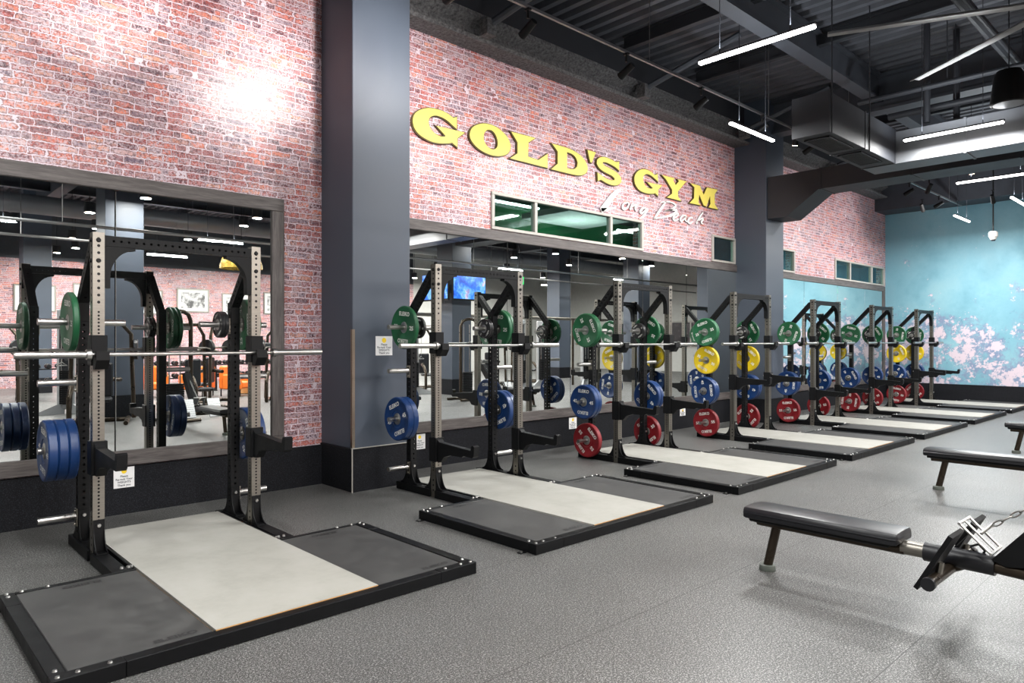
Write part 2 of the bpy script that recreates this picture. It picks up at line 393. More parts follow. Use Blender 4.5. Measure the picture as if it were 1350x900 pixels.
# columns
def column(x, y, name='column', w=.36, sk=True, d2=.36, top=6.2):
    c = struct(bx(x - w, x + w, y - d2, y + d2, .45 if sk else 0, top, ch=.006).build(name, 'column'))
    if sk:
        bx(x - w - .012, x + w + .012, y - d2 - .012, y + d2 + .012, 0, .45, ch=.004).build('column_skirting', 'skirt', c)
    return c
c1 = column(4.17, 6.76, d2=.33); bx(3.803, 3.835, 6.425, 6.437, .46, 1.69).build('corner_guard', 'guard', c1)
bx(3.803, 3.809, 6.437, 6.46, .46, 1.69).build('corner_guard', 'guard', c1)
bx(3.793, 3.803, 6.413, 6.423, 0, .45).build('corner_strip', 'alu', c1)
bx(3.79, 4.54, 6.412, 6.43, .45, .458).build('corner_strip', 'alu', c1)
column(13.12, 6.76, d2=.33)
for cx, cy in ((4.17, -2.25), (13.12, -2.25), (22.07, -2.25), (4.17, -11.3), (13.12, -11.3), (22.07, -6.3), (21.4, 1.4)):
    column(cx, cy)
# wall-top beam with sprayed fireproofing, girders and joists
def beam_i(p, axis, L, z0, z1, half, name, mat, fl=.05):
    b = MB(); X, Y = p
    for a, q, hw in ((z0, z0 + fl, half), (z1 - fl, z1, half), (z0 + fl, z1 - fl, half * .28)):
        if axis == 'x': b.box(X, X + L, Y - hw, Y + hw, a, q)
        else: b.box(X - hw, X + hw, Y, Y + L, a, q)
    return struct(b.build(name, mat))
wb = MB()
prof = [(WY, 5.38), (6.78, 5.38), (6.76, 5.42), (6.90, 5.47), (6.92, 5.58), (6.76, 5.66), (6.76, 5.72), (WY, 5.72)]
wb.add([(X, y, z) for X in (-5, 21) for y, z in prof], [(i, (i + 1) % 8, 8 + (i + 1) % 8, 8 + i) for i in range(8)] + [tuple(range(8)), tuple(range(8, 16))])
struct(wb.build('beam', 'fire', smooth=False))
struct(bx(-5, 21, 6.88, WY, 5.72, 6.2).build('beam', 'black_ceiling'))
for gx in (-1.0, 4.17, 13.12, 22.07): beam_i((gx, -14), 'y', 20.7, 5.55, 6.18, .16, 'beam', 'beam')
for gy in (4.55, 1.6, -1.5, -5, -9): beam_i((-5, gy), 'x', 36, 5.72, 6.18, .11, 'beam', 'beam', .04)
for gx in (1.4, 6.4, 8.6, 10.6, 15.4, 18): beam_i((gx, -14), 'y', 20.6, 5.98, 6.19, .05, 'beam', 'black_ceiling', .03)
for bx0 in (5.9, 9.2, 12.4, 16.5):          # kicker braces from wall beam up to the deck
    struct(MB().cyl((bx0, 6.72, 5.55), (bx0 + .5, 5.3, 6.15), .05, n=8).build('beam', 'beam'))
    struct(bx(bx0 - .08, bx0 + .08, 6.6, 6.76, 5.42, 5.62).build('beam', 'fire'))
# bulkhead over the end wall
struct(bx(20.2, 21.0, 1.9, WY, 5.06, 6.2).build('ceiling_bulkhead', 'beam'))
struct(bx(19.6, 21.0, 1.9, 3.6, 4.75, 5.06).build('ceiling_bulkhead', 'beam'))
struct(bx(20.8, 31, 1.6, 1.9, 4.4, 6.2).build('ceiling_bulkhead', 'plaster'))

# windows of the neighbouring room
def window(i, x0, x1, splits):
    o = MB(); yf0, yf1 = WY - .03, WY + .06; t = .042
    o.box(x0, x1, yf0, yf1, zs0, zs0 + t, ch=.005); o.box(x0, x1, yf0, yf1, zs1 - t, zs1, ch=.005)
    for a in [x0] + splits + [x1 - .055]: o.box(a, a + .055, yf0, yf1, zs0 + t, zs1 - t, ch=.005)
    r = struct(o.build('window_%d' % i, 'alu'))
    ed = [x0 + .055] + [q for a in splits for q in (a, a + .055)] + [x1 - .055]
    for k in range(0, len(ed), 2): bx(ed[k], ed[k + 1], WY + .01, WY + .018, zs0 + t, zs1 - t).build('pane', 'glass', r)
window(1, 6.31, 9.73, [7.13, 8.84]); window(2, 11.90, 15.38, [12.72, 14.5]); window(3, 17.56, 20.88, [18.47, 19.93])
# the neighbouring room seen up through the glass
struct(bx(5.0, 18.2, 11.5, 11.7, 2.6, 5.2).build('wall_neighbour_green', 'greenwall'))
struct(bx(18.2, 31.0, 11.5, 11.7, 2.6, 5.2).build('wall_neighbour_blue', 'bluewall'))
struct(bx(18.0, 18.2, WY + .2, 11.7, 2.6, 5.2).build('wall_neighbour_partition', 'bluewall'))
struct(bx(4.8, 5.0, WY + .2, 11.7, 2.6, 5.2).build('wall_neighbour_left', 'dgrey'))
struct(bx(31.0, 31.2, 7.4, 11.7, 2.6, 5.2).build('wall_neighbour_right', 'bluewall'))
struct(bx(4.8, 31.2, WY + .2, 11.7, 4.62, 4.8).build('ceiling_neighbour', 'dgrey'))
struct(bx(4.8, 31.2, WY + .2, 11.7, 2.5, 2.6).build('floor_neighbour', 'dgrey'))
struct(bx(10.7, 12.7, 9.6, 11.0, 4.22, 4.34).build('ceiling_bulkhead_neighbour', 'plaster'))

# ---------------------------------------------------------------- lights and fixtures
def area(loc, sx, sy, power, col=(1, 1, 1), rot=(0, 0, 0)):
    l = bpy.data.lights.new('lamp', 'AREA'); l.shape = 'RECTANGLE'; l.size = sx; l.size_y = sy; l.energy = power; l.color = col
    o = bpy.data.objects.new('lamp_light', l); COL.objects.link(o); o.location = loc; o.rotation_euler = rot; o['kind'] = 'helper'; return o
LEDP = 150
def led(x, y, z, ax, label, L=1.2, power=None, top=6.15, glow=.35):
    r = empty('linear_lamp', (x, y, z), 0 if ax == 'x' else math.pi / 2)
    bx(-L / 2, L / 2, -.02, .02, .0, .022, ch=.004).build('housing', 'black_ceiling', r)
    MB().box(-L / 2 + .01, L / 2 - .01, -.026, .026, -.03, .0, ch=.008).build('diffuser', 'led', r)
    for q in (-.3, .3): MB().cyl((q * L, 0, .02), (q * L, 0, top - z), .005, n=6).build('hanger', 'black_ceiling', r)
    tag(r, label, 'lamp', 'linear ceiling lamps')
    a = area((x, y, z - .05), L, .08, LEDP if power is None else power, (1, 1, .985), (0, 0, 0 if ax == 'x' else math.pi / 2))
    area((x, y, z + .07), L, .08, (LEDP if power is None else power) * .17, (.9, .95, 1), (math.pi, 0, 0 if ax == 'x' else math.pi / 2))
    return r
led(6.30, 3.30, 4.4, 'y', 'bright linear lamp hanging left of the fan blades, the largest one in the photo')
led(8.90, 4.675, 4.4, 'x', 'short bright linear lamp hanging beside the top of the second dark column')
led(10.82, 2.82, 4.4, 'y', 'linear lamp hanging in front of the long grey air duct', )
led(14.44, 3.1, 4.4, 'y', 'linear lamp hanging beyond the dark air duct, before the blue wall')
led(18.7, 4.66, 4.4, 'x', 'small linear lamp on a rod before the upper left of the blue wall')
led(17.2, 3.3, 4.4, 'x', 'small linear lamp at the right edge of the photo before the blue wall')
k = 0
for yy in (-5.2, -9.6):
    for xx in (2.2, 7.4, 12.8, 18.2, 25):
        k += 1
        led(xx, yy, 4.3, 'x', 'linear ceiling lamp seen only as a reflection in the wall mirrors', L=1.2, power=150)
for xx, yy in ((1.2, 3.3), (-2.4, 3.0), (2.0, .8)):
    led(xx, yy, 4.6, 'y', 'linear ceiling lamp above the first lifting platforms, outside the view', power=120)
def aim(o, tgt): o.rotation_euler = (Vector(tgt) - o.location).to_track_quat('-Z', 'Y').to_euler()
track = MB().box(-3, 20, 4.985, 5.015, 4.89, 4.92)
for hx in (-2, 1, 4, 7, 10, 13, 16, 19): track.cyl((hx, 5, 4.92), (hx, 5, 6.15), .005, n=6)
tag(track.build('lamp_track', 'conduit'), 'long thin metal track holding spotlights high along the brick wall', 'track')
def track_head(x, y, z, tgt, label, power=0, lit='blkhole', group='track spotlights', cone=140):
    r = empty('track_spotlight', (x, y, z))
    dv = (Vector(tgt) - Vector((x, y, z - .2))).normalized()
    MB().cyl((0, 0, 0), (0, 0, -.1), .014, n=8).box(-.02, .02, -.03, .03, -.02, .0).build('stem', 'blkhole', r)
    p = Vector((0, 0, -.2))
    MB().cyl(p - dv * .10, p + dv * .1, .038, n=14, r2=.046).build('lamp_head', 'blkhole', r)
    MB().cyl(p + dv * .1, p + dv * .106, .04, n=14).build('lens', lit, r)
    if power:
        l = bpy.data.lights.new('spot', 'SPOT'); l.energy = power; l.spot_size = math.radians(cone); l.spot_blend = 1.0; l.shadow_soft_size = .07; l.color = (1, .96, .93)
        o = bpy.data.objects.new('spot_light', l); COL.objects.link(o); o.location = Vector((x, y, z)) + p + dv * .13; o['kind'] = 'helper'; aim(o, tgt)
    tag(r, label, 'spotlight', group)
SP = 145
heads = [(-1.2, 0), (.5, 0), (2.12, 1), (3.7, 1), (3.98, 7), (4.95, 2), (6.55, 3), (8.15, 4), (9.8, 5), (11.4, 6), (14.3, 6), (16.2, 6), (18.2, 6)]
names = {0: 'black track spotlight above the first mirror, outside the view', 1: 'black track spotlight lighting the brick above the left mirror',
         2: 'black track spotlight nearest the first column, aimed at the brick wall', 3: 'black track spotlight high above the big yellow sign, middle of three',
         4: 'black track spotlight above the end of the big yellow sign', 7: 'black track spotlight aimed at the front of the first column', 5: 'black track spotlight beside the second column', 6: 'black track spotlight beyond the second column, half hidden by ducts'}
for hx, nk in heads:
    nar = {2.12: (1.62, WY, 4.85), 3.7: (2.90, WY, 4.38), 3.98: (4.1, 6.43, 4.7)}.get(hx)
    track_head(hx, 5.0, 4.89, nar or (hx, WY, 3.6), names[nk], {1: 250, 7: 190}.get(nk, SP) if nar else SP, cone=(105 if nk == 7 else 56) if nar else 140)
track_head(14.6, 3.5, 4.85, (15.5, 3.4, 2), 'lit spotlight hanging just under the dark air duct', 60, 'warm')
track_head(15.4, 4.4, 4.75, (17, 6.0, 2.5), 'unlit black spotlight between dark duct and blue wall')
track_head(10.52, 4.82, 4.85, (11, 5.5, 2), 'small warm spotlight under the near end of the grey duct', 40, 'warm')
for yy in (2.6, 4.0, 5.4):   # wall washers on the blue wall
    track_head(18.4, yy, 4.9, (21, yy, 1.8), 'wall washing spotlight before the blue wall, hidden by ducts', 72)
# downlights over the rest of the gym (seen in the mirrors)
for i, xx in enumerate((1.5, 4.5, 7.5, 10.5, 13.5, 16.5, 19.5, 23)):
    for yy in (-1.6, -3.6, -6.8, -8.6, -10.6, -12.6):
        px, py = xx + R.uniform(-.7, .7), yy + R.uniform(-.5, .5)
        r = empty('downlight', (px, py, 4.45))
        MB().lathe([(.10, 0), (.115, 0), (.115, .22), (.02, .24), (.0, .24)], n=18).build('can', 'black_ceiling', r)
        MB().lathe([(0, .012), (.1, .012)], n=18).build('lens', 'down', r)
        MB().cyl((0, 0, .24), (0, 0, 1.7), .008, n=6).build('hanger', 'black_ceiling', r)
        l = bpy.data.lights.new('lamp', 'AREA'); l.shape = 'DISK'; l.size = .19; l.energy = 120; l.color = (1, .95, .9)
        lo = bpy.data.objects.new('lamp_light', l); COL.objects.link(lo); lo.location = (px, py, 4.44); lo['kind'] = 'helper'
        tag(r, 'small round downlight seen reflected in the wall mirrors under black ceiling', 'downlight', 'round downlights')
for lx in (9.5, 14.2): area((lx, 9.9, 4.16), 1.2, .3, 40)
area((11.7, 10.3, 3.4), .8, .8, 30, (1, 1, 1), (math.pi, 0, 0))  # fill light without a fixture, added to brighten the slab from below
for lx in (20.5, 24, 28): area((lx, 9.6, 4.3), 1.2, .3, 110)
for lx, ly in ((9.5, 9.9), (14.0, 10.5), (21.5, 9.9), (28.5, 9.6)):
    tag(MB().box(lx - .6, lx + .6, ly - .03, ly + .03, 4.20, 4.24, ch=.01).build('strip_lamp', 'led'), 'white strip lamp in the room seen through the ' + {9.5: 'first pane of the wide window', 14.0: 'third pane of the wide window', 21.5: 'window split by the column', 28.5: 'window by the blue wall'}[lx], 'lamp', 'strip lamps behind the windows')

# ---------------------------------------------------------------- wall mirrors in weathered wood frames
MY = 7.06
def mirror(x0, x1, seams, label, left=True, right=True):
    r = empty('wall_mirror', (x0, WY, .44)); t = .135; z1 = 3.06 - .44; yf0, yf1 = -.055, -.001; L = x1 - x0
    bx(0, L, yf0, yf1, 0, t, ch=.006).build('frame_rail', 'gwood', r); bx(0, L, yf0, yf1, z1 - t, z1, ch=.006).build('frame_rail', 'gwood', r)
    if left: bx(0, t, yf0, yf1, t, z1 - t, ch=.006).build('frame_stile', 'gwoodv', r)
    if right: bx(L - t, L, yf0, yf1, t, z1 - t, ch=.006).build('frame_stile', 'gwoodv', r)
    bx(0, L, -.012, -.002, t, z1 - t).build('backing_board', 'blk', r)
    ed = [t if left else 0] + [s - x0 for s in seams] + [L - t if right else L]
    for a, b in zip(ed, ed[1:]): bx(a + .004, b - .004, -.03, -.013, t, z1 - t, ch=.0025).build('mirror_pane', 'mirror', r, smooth=False)
    return tag(r, label, 'mirror')
kx = lambda u: at_y(u, 400, MY)[0]
mirror(-3.4, 3.356, [-1.9, -.3, kx(152)], 'wide wall mirror in a grey wood frame, left of the thick dark column')
mirror(4.60, 13.06, [kx(669), kx(752), kx(847), kx(905)], 'longest wall mirror in a grey wood frame, between the two dark columns', left=False)
mirror(13.6, 20.85, [kx(1060), kx(1104), kx(1140)], 'wood framed wall mirror reflecting the blue wall, past the second column', left=False)

# ---------------------------------------------------------------- wall sign
CA = lambda p: (540 + p[0] / 6.136, 125 + p[1] / 6.136)
CB = lambda p: (740 + p[0] / 6.136, 180 + p[1] / 6.136)
def smooth_loop(pts, keep=34):
    """rounds the gentle corners of an outline, keeps its sharp ones"""
    n = len(pts); out = []
    for i in range(n):
        a, b, c = Vector(pts[i - 1]), Vector(pts[i]), Vector(pts[(i + 1) % n])
        if (b - a).length > 1e-6 and (c - b).length > 1e-6 and (b - a).angle(c - b) < math.radians(keep):
            out += [tuple(b * .75 + a * .25), tuple(b * .75 + c * .25)]
        else: out.append(tuple(b))
    return out
GY = 7.055
def offset(lp, dist):
    n = len(lp); out = []; A = sum(lp[i - 1][0] * lp[i][1] - lp[i][0] * lp[i - 1][1] for i in range(n))
    sg = 1 if A > 0 else -1
    for i in range(n):
        a, b, c = Vector(lp[i - 1]), Vector(lp[i]), Vector(lp[(i + 1) % n])
        n1 = Vector(((b - a).y, -(b - a).x)).normalized(); n2 = Vector(((c - b).y, -(c - b).x)).normalized()
        m = n1 + n2
        m = m.normalized() * min(2.2, 1 / max(.3, m.normalized().dot(n1))) if m.length > 1e-4 else n1
        out.append((b.x + m.x * dist * sg, b.y + m.y * dist * sg))
    return out
LET = {
 'G': (CA, [[(382,180),(352,186),(320,160),(270,132),(215,115),(160,106),(110,112),(65,130),(35,160),(23,200),(27,245),(45,285),(80,325),(125,355),(175,378),(230,390),(280,393),(320,390),(342,386),(386,423),(386,350),(446,306),(215,250),(288,330),(285,338),(265,341),(235,333),(200,312),(170,280),(153,240),(152,205),(165,180),(190,168),(225,168),(265,183),(310,212),(345,245),(380,277)]]),
 'O': (CA, [[(484,320),(492,285),(515,255),(555,237),(605,230),(655,240),(705,262),(750,297),(785,335),(808,375),(818,415),(812,450),(790,478),(755,492),(705,496),(650,485),(595,462),(545,428),(507,385),(488,350)],
            [(596,350),(602,310),(618,288),(640,281),(668,290),(692,318),(708,355),(713,395),(708,422),(692,440),(670,443),(645,432),(620,408),(603,378)]]),
 'L': (CA, [[(820,298),(1018,350),(960,385),(957,500),(1040,528),(1115,478),(1115,590),(812,513),(872,475),(872,385)]]),
 'D': (CB, [[(-77.5,56),(0,78),(50,93),(100,115),(150,148),(190,190),(210,235),(212,262),(205,288),(185,306),(150,314),(100,308),(-82,263),(-30,220),(-30,122)],
            [(45,125),(45,255),(80,266),(108,264),(126,244),(131,210),(117,170),(88,140)]]),
 "'": (CB, [[(210,108),(278,128),(245,212),(233,206)]]),
 'S': (CB, [[(467,203),(467,275),(440,250),(400,225),(360,207),(336,206),(333,218),(348,235),(390,255),(430,278),(463,303),(483,335),(485,362),(470,385),(435,396),(395,389),(350,366),(320,347),(295,358),(291,290),(322,312),(360,340),(400,355),(428,353),(431,338),(410,317),(370,297),(330,275),(300,250),(285,220),(288,190),(305,170),(335,163),(375,172),(415,192),(440,207)]]),
 'H': (CB, [[(778,302),(757,312),(730,287),(690,266),(650,262),(615,280),(592,315),(588,350),(598,392),(625,430),(665,452),(710,462),(745,462),(757,456),(782,480),(782,430),(815,395),(692,368),(738,415),(735,421),(715,422),(690,410),(670,385),(660,350),(663,320),(680,303),(705,303),(735,322),(760,345),(783,365)]]),
 'Y': (CB, [[(812,310),(918,338),(905,353),(924,392),(950,362),(940,345),(1018,364),(1000,374),(942,445),(942,484),(970,521),(855,492),(895,462),(895,430),(845,345)]]),
 'M': (CB, [[(1040,375),(1120,398),(1150,470),(1178,412),(1265,430),(1240,465),(1240,545),(1268,590),(1190,572),(1205,545),(1202,482),(1172,566),(1150,556),(1115,470),(1108,530),(1125,556),(1037,537),(1072,500),(1075,410)]]),
}
sg = empty('wall_sign', (8.5, WY, 4.05))
for k, (cf, loops) in LET.items():
    W2 = [[at_y(*cf(p), GY) for p in lp] for lp in loops]
    if k in 'GOSHD': W2 = [smooth_loop(lp) for lp in W2]
    W2 = [[(x - 8.5, z - 4.05) for x, z in lp] for lp in W2]
    mb = MB(); mb.prism(W2, lambda x, y, d: (x, d, y), GY - WY - .004, GY - WY + .006, 0, side=1)
    big = [offset(W2[0], .012)] + [offset(lp, -.010) for lp in W2[1:]]
    mb.prism(big, lambda x, y, d: (x, d, y), GY - WY + .006, -.003, 1)
    mb.build('letter', ['gold', 'goldedge'], sg, smooth=False)
tag(sg, "big yellow GOLD'S GYM letters on the brick wall", 'sign')
# the white script under it, as bevelled brush strokes
def stroke(mb, pts, ws):
    P = [Vector((at_y(*CB(p), GY + .01)[0] - 9.9, at_y(*CB(p), GY + .01)[1] - 3.75)) for p in pts]
    # a smoother centre line
    Q = []; Wd = []
    for i in range(len(P) - 1):
        p0, p1, p2, p3 = P[max(i - 1, 0)], P[i], P[i + 1], P[min(i + 2, len(P) - 1)]
        for k in range(5):
            t = k / 5; Q.append(.5 * ((2 * p1) + (-p0 + p2) * t + (2 * p0 - 5 * p1 + 4 * p2 - p3) * t * t + (-p0 + 3 * p1 - 3 * p2 + p3) * t ** 3)); Wd.append(ws[i] * (1 - t) + ws[i + 1] * t)
    Q.append(P[-1]); Wd.append(ws[-1]); n = len(Q); vs = []
    for i in range(n):
        dd = (Q[min(i + 1, n - 1)] - Q[max(i - 1, 0)]); nn = Vector((-dd.y, dd.x)).normalized() * Wd[i]
        for e, dep in ((nn, -.028), (-nn, -.028), (-nn, -.004), (nn, -.004)): vs.append((Q[i].x + e.x, dep, Q[i].y + e.y))
    for i in range(n - 1):
        b = i * 4
        mb.add([vs[b + j] for j in range(8)], [(0, 1, 5, 4)], 0); mb.add([vs[b + j] for j in range(8)], [(1, 2, 6, 5), (2, 3, 7, 6), (3, 0, 4, 7)], 1)
    mb.add(vs[:4], [(0, 1, 2, 3)], 1); mb.add(vs[-4:], [(0, 1, 2, 3)], 1)
s2 = empty('wall_sign', (9.9, WY, 3.75))
SCR = [
 ('L', [[(482,427),(440,455),(400,500),(360,555),(322,596)], [.012,.05,.065,.07,.05]], [[(322,592),(370,588),(410,580),(442,572)], [.04,.03,.02,.008]]),
 ('o', [[(520,532),(498,555),(497,580),(515,585),(538,568),(545,545),(535,532),(510,545)], [.02,.03,.03,.03,.025,.02,.02,.012]]),
 ('n', [[(572,545),(564,570),(556,592)], [.02,.032,.025]], [[(560,580),(585,558),(605,556),(598,580),(606,602)], [.01,.02,.03,.03,.015]]),
 ('g', [[(688,578),(660,580),(638,605),(648,620),(672,605),(690,582)], [.02,.025,.03,.025,.02,.02]], [[(696,578),(680,620),(655,650),(630,662)], [.02,.03,.03,.01]]),
 ('B', [[(848,522),(815,570),(785,615),(752,664)], [.02,.045,.05,.03]], [[(800,536),(850,526),(905,538),(925,562),(890,590),(835,600)], [.01,.02,.025,.04,.035,.012]], [[(840,598),(900,592),(935,598),(900,630),(830,650),(748,664)], [.012,.03,.045,.045,.03,.02]]),
 ('e', [[(910,660),(940,640),(945,620),(920,630),(905,660),(918,676),(950,668)], [.012,.025,.025,.03,.035,.03,.012]]),
 ('a', [[(1010,640),(985,638),(962,665),(970,684),(992,668),(1012,642)], [.02,.025,.03,.03,.02,.02]], [[(1014,640),(1002,672),(1018,690)], [.02,.03,.015]]),
 ('c', [[(1062,656),(1040,658),(1024,685),(1040,700),(1068,688)], [.025,.025,.035,.03,.012]]),
 ('h', [[(1148,612),(1120,650),(1092,704)], [.015,.035,.03]], [[(1100,690),(1130,664),(1148,668),(1132,695),(1150,708)], [.012,.025,.035,.035,.012]]),
]
for k, *sts in SCR:
    mb = MB()
    for pts, ws in sts: stroke(mb, pts, [q * (.78 if k == 'L' else .5 if k == 'B' else .6) for q in ws])
    mb.build('letter', ['white', 'redge'], s2, smooth=False)
tag(s2, 'white handwritten Long Beach lettering under the yellow sign', 'sign')

# ---------------------------------------------------------------- lifting platforms
CX = [1.8712, 4.8872, 7.8159, 10.7502, 13.6577, 16.5779, 19.482]
ORD = ['first', 'second', 'third', 'fourth', 'fifth', 'sixth', 'seventh']
PW, PY0, PY1, PH = 1.222, 3.618, 5.07, .0775
def make_platform():
    r = empty('lifting_platform', (CX[0], PY0, 0)); D = PY1 - PY0; t = .075
    f = MB()
    f.box(-PW + .30, PW - .30, 0, t, .004, PH, ch=.003)
    for s in (-1, 1):
        a, b = sorted((s * PW, s * (PW - .30))); f.box(a, b, 0, t, .002, PH + .0015, ch=.003)
        a, b = sorted((s * PW, s * (PW - t))); f.box(a, b, t, D - .25, .004, PH, ch=.003); f.box(a, b, D - .25, D, .002, PH + .0015, ch=.003)
        a, b = sorted((s * (PW - t), s * .49)); f.box(a, b, D - .035, D, .002, PH, ch=.003)
        for bx_, by_ in ((PW - .03, .03), (PW - .11, .035), (PW - .24, .035), (PW - .035, .11), (PW - .035, D - .08), (PW - .035, D - .02), (PW - .11, D - .017), (PW - .24, D - .017)):
            f.cyl((s * bx_, by_, PH), (s * bx_, by_, PH + .009), .012, 1, 8, .009)
    f.build('frame', ['frame', 'bolt'], r)
    for s in (-1, 1):
        a, b = sorted((s * (PW - t - .004), s * .492)); tl = MB().box(a, b, t + .002, D - .037, .02, PH - .004, ch=.004)
        m = (a + b) / 2
        put_text(tl, 'ELEIKO', .055, lambda x, y, m=m, s=s: (m + .16 * 1 + x * 1.2, .14 + y, PH - .0025), 1, .002)
        put_text(tl, 'ELEIKO', .055, lambda x, y, m=m, s=s: (m - x * 1.2, D - .11 - y, PH - .0025), 1, .002)
        tl.build('rubber_tile', ['tile', 'slate'], r)
    wd = MB().box(-.488, .488, t - .012, 2.62, .012, PH - .012, 1); wd.box(-.487, .487, t - .012, 2.62, PH - .012, PH + .006, 0)
    wd.add([(-.487, t - .0122, PH - .012), (.487, t - .0122, PH - .012), (.487, t - .0122, PH + .0058), (-.487, t - .0122, PH + .0058)], [(0, 1, 2, 3)], 1)
    wd.build('wooden_deck', ['wood', 'ply'], r, smooth=False)
    for s in (-1, 1):
        for yy in (.12, D - .06):
            MB().box(s * PW - .03 + s * .03, s * PW + .03 + s * .03, yy - .022, yy + .022, .0005, .006, ch=.001).cyl((s * (PW + .034), yy, .006), (s * (PW + .034), yy, .016), .011, 1, 8).build('anchor_tab', ['frame', 'bolt'], r)
    return r
plat0 = make_platform()
PL = ['lifting platform at the camera end, its whole pale deck in view', 'lifting platform just past the thick dark column corner', 'third lifting platform in the row from the camera end', 'fourth lifting platform, level with the second dark column',
      'fifth lifting platform in the row, before the mirror of the blue wall', 'sixth lifting platform in the row, second from the blue wall', 'last lifting platform in the row, next to the blue wall']
for i, x in enumerate(CX):
    p = plat0 if i == 0 else dup(plat0, (x, PY0, 0))
    tag(p, PL[i], 'lifting platform', 'lifting platforms')

# ---------------------------------------------------------------- half racks
FY, RY, H, HR, UX, UW = 5.672, .425, 2.34, 1.9, .571, .075
PEGZ = (.255, .765, 1.26, 1.71)
def make_rack():
    r = empty('half_rack', (CX[0], FY, 0))
    for s in (-1, 1):
        u = MB(); u.perf((s * UX, 0, 0), (s * UX, 0, .25), UW, UW, (1, 0, 0), .05, .0105).perf((s * UX, 0, .25), (s * UX, 0, 1.8), UW, UW, (1, 0, 0), .025, .0078, start=0).perf((s * UX, 0, 1.8), (s * UX, 0, H), UW, UW, (1, 0, 0), .05, .0105, start=.01)
        u.box(s * UX - .034, s * UX + .034, -.034, .034, .01, H - .01, 1)  # solid black core, added to paint the shade inside the holes
        for z in (2.285, 2.14): u.cyl((s * UX, -UW / 2, z), (s * UX, -UW / 2 - .012, z), .017, 1, 10, .013)
        for z in (2.285, 2.14): u.cyl((s * (UX + UW / 2), 0, z), (s * (UX + UW / 2 + .012), 0, z), .017, 1, 10, .013)
        u.build('front_upright', ['stain', 'blkhole'], r, smooth=False)
        u = MB(); u.perf((s * UX, RY, .08), (s * UX, RY, HR), UW, UW, (1, 0, 0), .05, .0095); u.build('rear_upright', 'blk', r, smooth=False)
        dgn = MB(); dgn.perf((s * UX, UW / 2 + .005, H - .075), (s * UX, RY - .005, HR - .035), UW - .004, UW - .004, (1, 0, 0), .05, .0095)
        dgn.box(s * UX - .036, s * UX + .036, UW / 2 + .0005, UW / 2 + .008, 2.09, 2.335); dgn.box(s * UX - .036, s * UX + .036, RY - UW / 2 - .008, RY - UW / 2 - .0005, 1.72, 1.895)
        dgn.build('diagonal_beam', 'blk', r, smooth=False)
        # base: boxed beam, slot and thin strip beside the wooden deck
        b = MB(); a0, a1 = sorted((s * .53, s * .625)); b.box(a0, a1, UW / 2 + .003, .63, .003, .078, ch=.003); b.box(a0, a1, -.595, -UW / 2 - .003, .003, .078, ch=.003)
        a0, a1 = sorted((s * .531, s * (UX - UW / 2 - .001))); b.box(a0, a1, -UW / 2 - .003, UW / 2 + .003, .003, .078) if a1 - a0 > .004 else None
        a0, a1 = sorted((s * .492, s * .508)); b.box(a0, a1, -.595, .6, .003, .081, ch=.002)
        for yy0, yy1 in ((-.597, -.53), (.56, .63)):
            a0, a1 = sorted((s * .492, s * .53)); b.box(a0, a1, yy0, yy1, .003, .0785)
        for q in (.50, .52, .56): b.cyl((s * q, -.56, .078), (s * q, -.56, .09), .012, 1, 8, .009)
        base_ = b.build('base_beam', ['frame', 'bolt'], r)
        # curved foot brackets
        for yb, z0 in ((0, .08), (RY, .08)):
            f = MB(); h2 = UW / 2
            for sg_ in (-1, 1):
                prof = [(h2 + .001, z0), (h2 + .105, z0)] + [(h2 + .105 - .098 * math.sin(t), z0 + .012 + .19 * (1 - math.cos(t))) for t in [j * math.pi / 2 / 8 for j in range(9)]] + [(h2 + .001, z0 + .225)]
                for fx in (-.036, .030):
                    f.prism([prof], lambda x, y, d, sg_=sg_, yb=yb, s=s: (s * UX + d, yb + sg_ * x, y), fx, fx + .006)
                f.box(s * UX - .036, s * UX + .036, *sorted((yb + sg_ * (h2 + .001), yb + sg_ * (h2 + .007))), z0, z0 + .225)
                f.box(s * UX - .036, s * UX + .036, *sorted((yb + sg_ * (h2 + .001), yb + sg_ * (h2 + .105))), z0 - .001, z0 + .006)
                f.cyl((s * UX, yb + sg_ * (h2 + .007), z0 + .185), (s * UX, yb + sg_ * (h2 + .018), z0 + .185), .015, 1, 10, .012)
            f.build('foot_bracket', ['blk', 'bolt'], base_, smooth=False)
        # storage pegs
        for z in PEGZ:
            x0 = s * (UX + UW / 2 + .001)
            MB().box(*sorted((x0, x0 + s * .008)), RY - .03, RY + .03, z - .075, z + .055, 1).cyl((x0, RY, z), (x0 + s * .25, RY, z), .0243, 0, 20).cyl((x0 + s * .008, RY, z + .04), (x0 + s * .02, RY, z + .04), .011, 1, 8).cyl((x0 + s * .008, RY, z - .06), (x0 + s * .02, RY, z - .06), .011, 1, 8).build('storage_peg', ['chrome', 'stain'], r)
        x0 = s * (UX - UW / 2 - .001)
        MB().box(*sorted((x0, x0 - s * .008)), RY - .03, RY + .03, 1.63, 1.765, 1).cyl((x0, RY, 1.71), (x0 - s * .25, RY, 1.71), .0243, 0, 20).build('storage_peg', ['chrome', 'stain'], r)
        # gusset under the crossbar
        pr = [(0, 0), (.20, 0), (.20, -.02)] + [(.20 - .165 * math.sin(t), -.02 - .20 * (1 - math.cos(t))) for t in [j * math.pi / 2 / 9 for j in range(1, 10)]] + [(.035, -.30), (0, -.30)]
        g = MB(); g.prism([pr], lambda x, y, d, s=s: (s * (UX - UW / 2 - .002 - x), d, 2.247 + y), -.034, .034); g.build('gusset', 'blk', r, smooth=False)
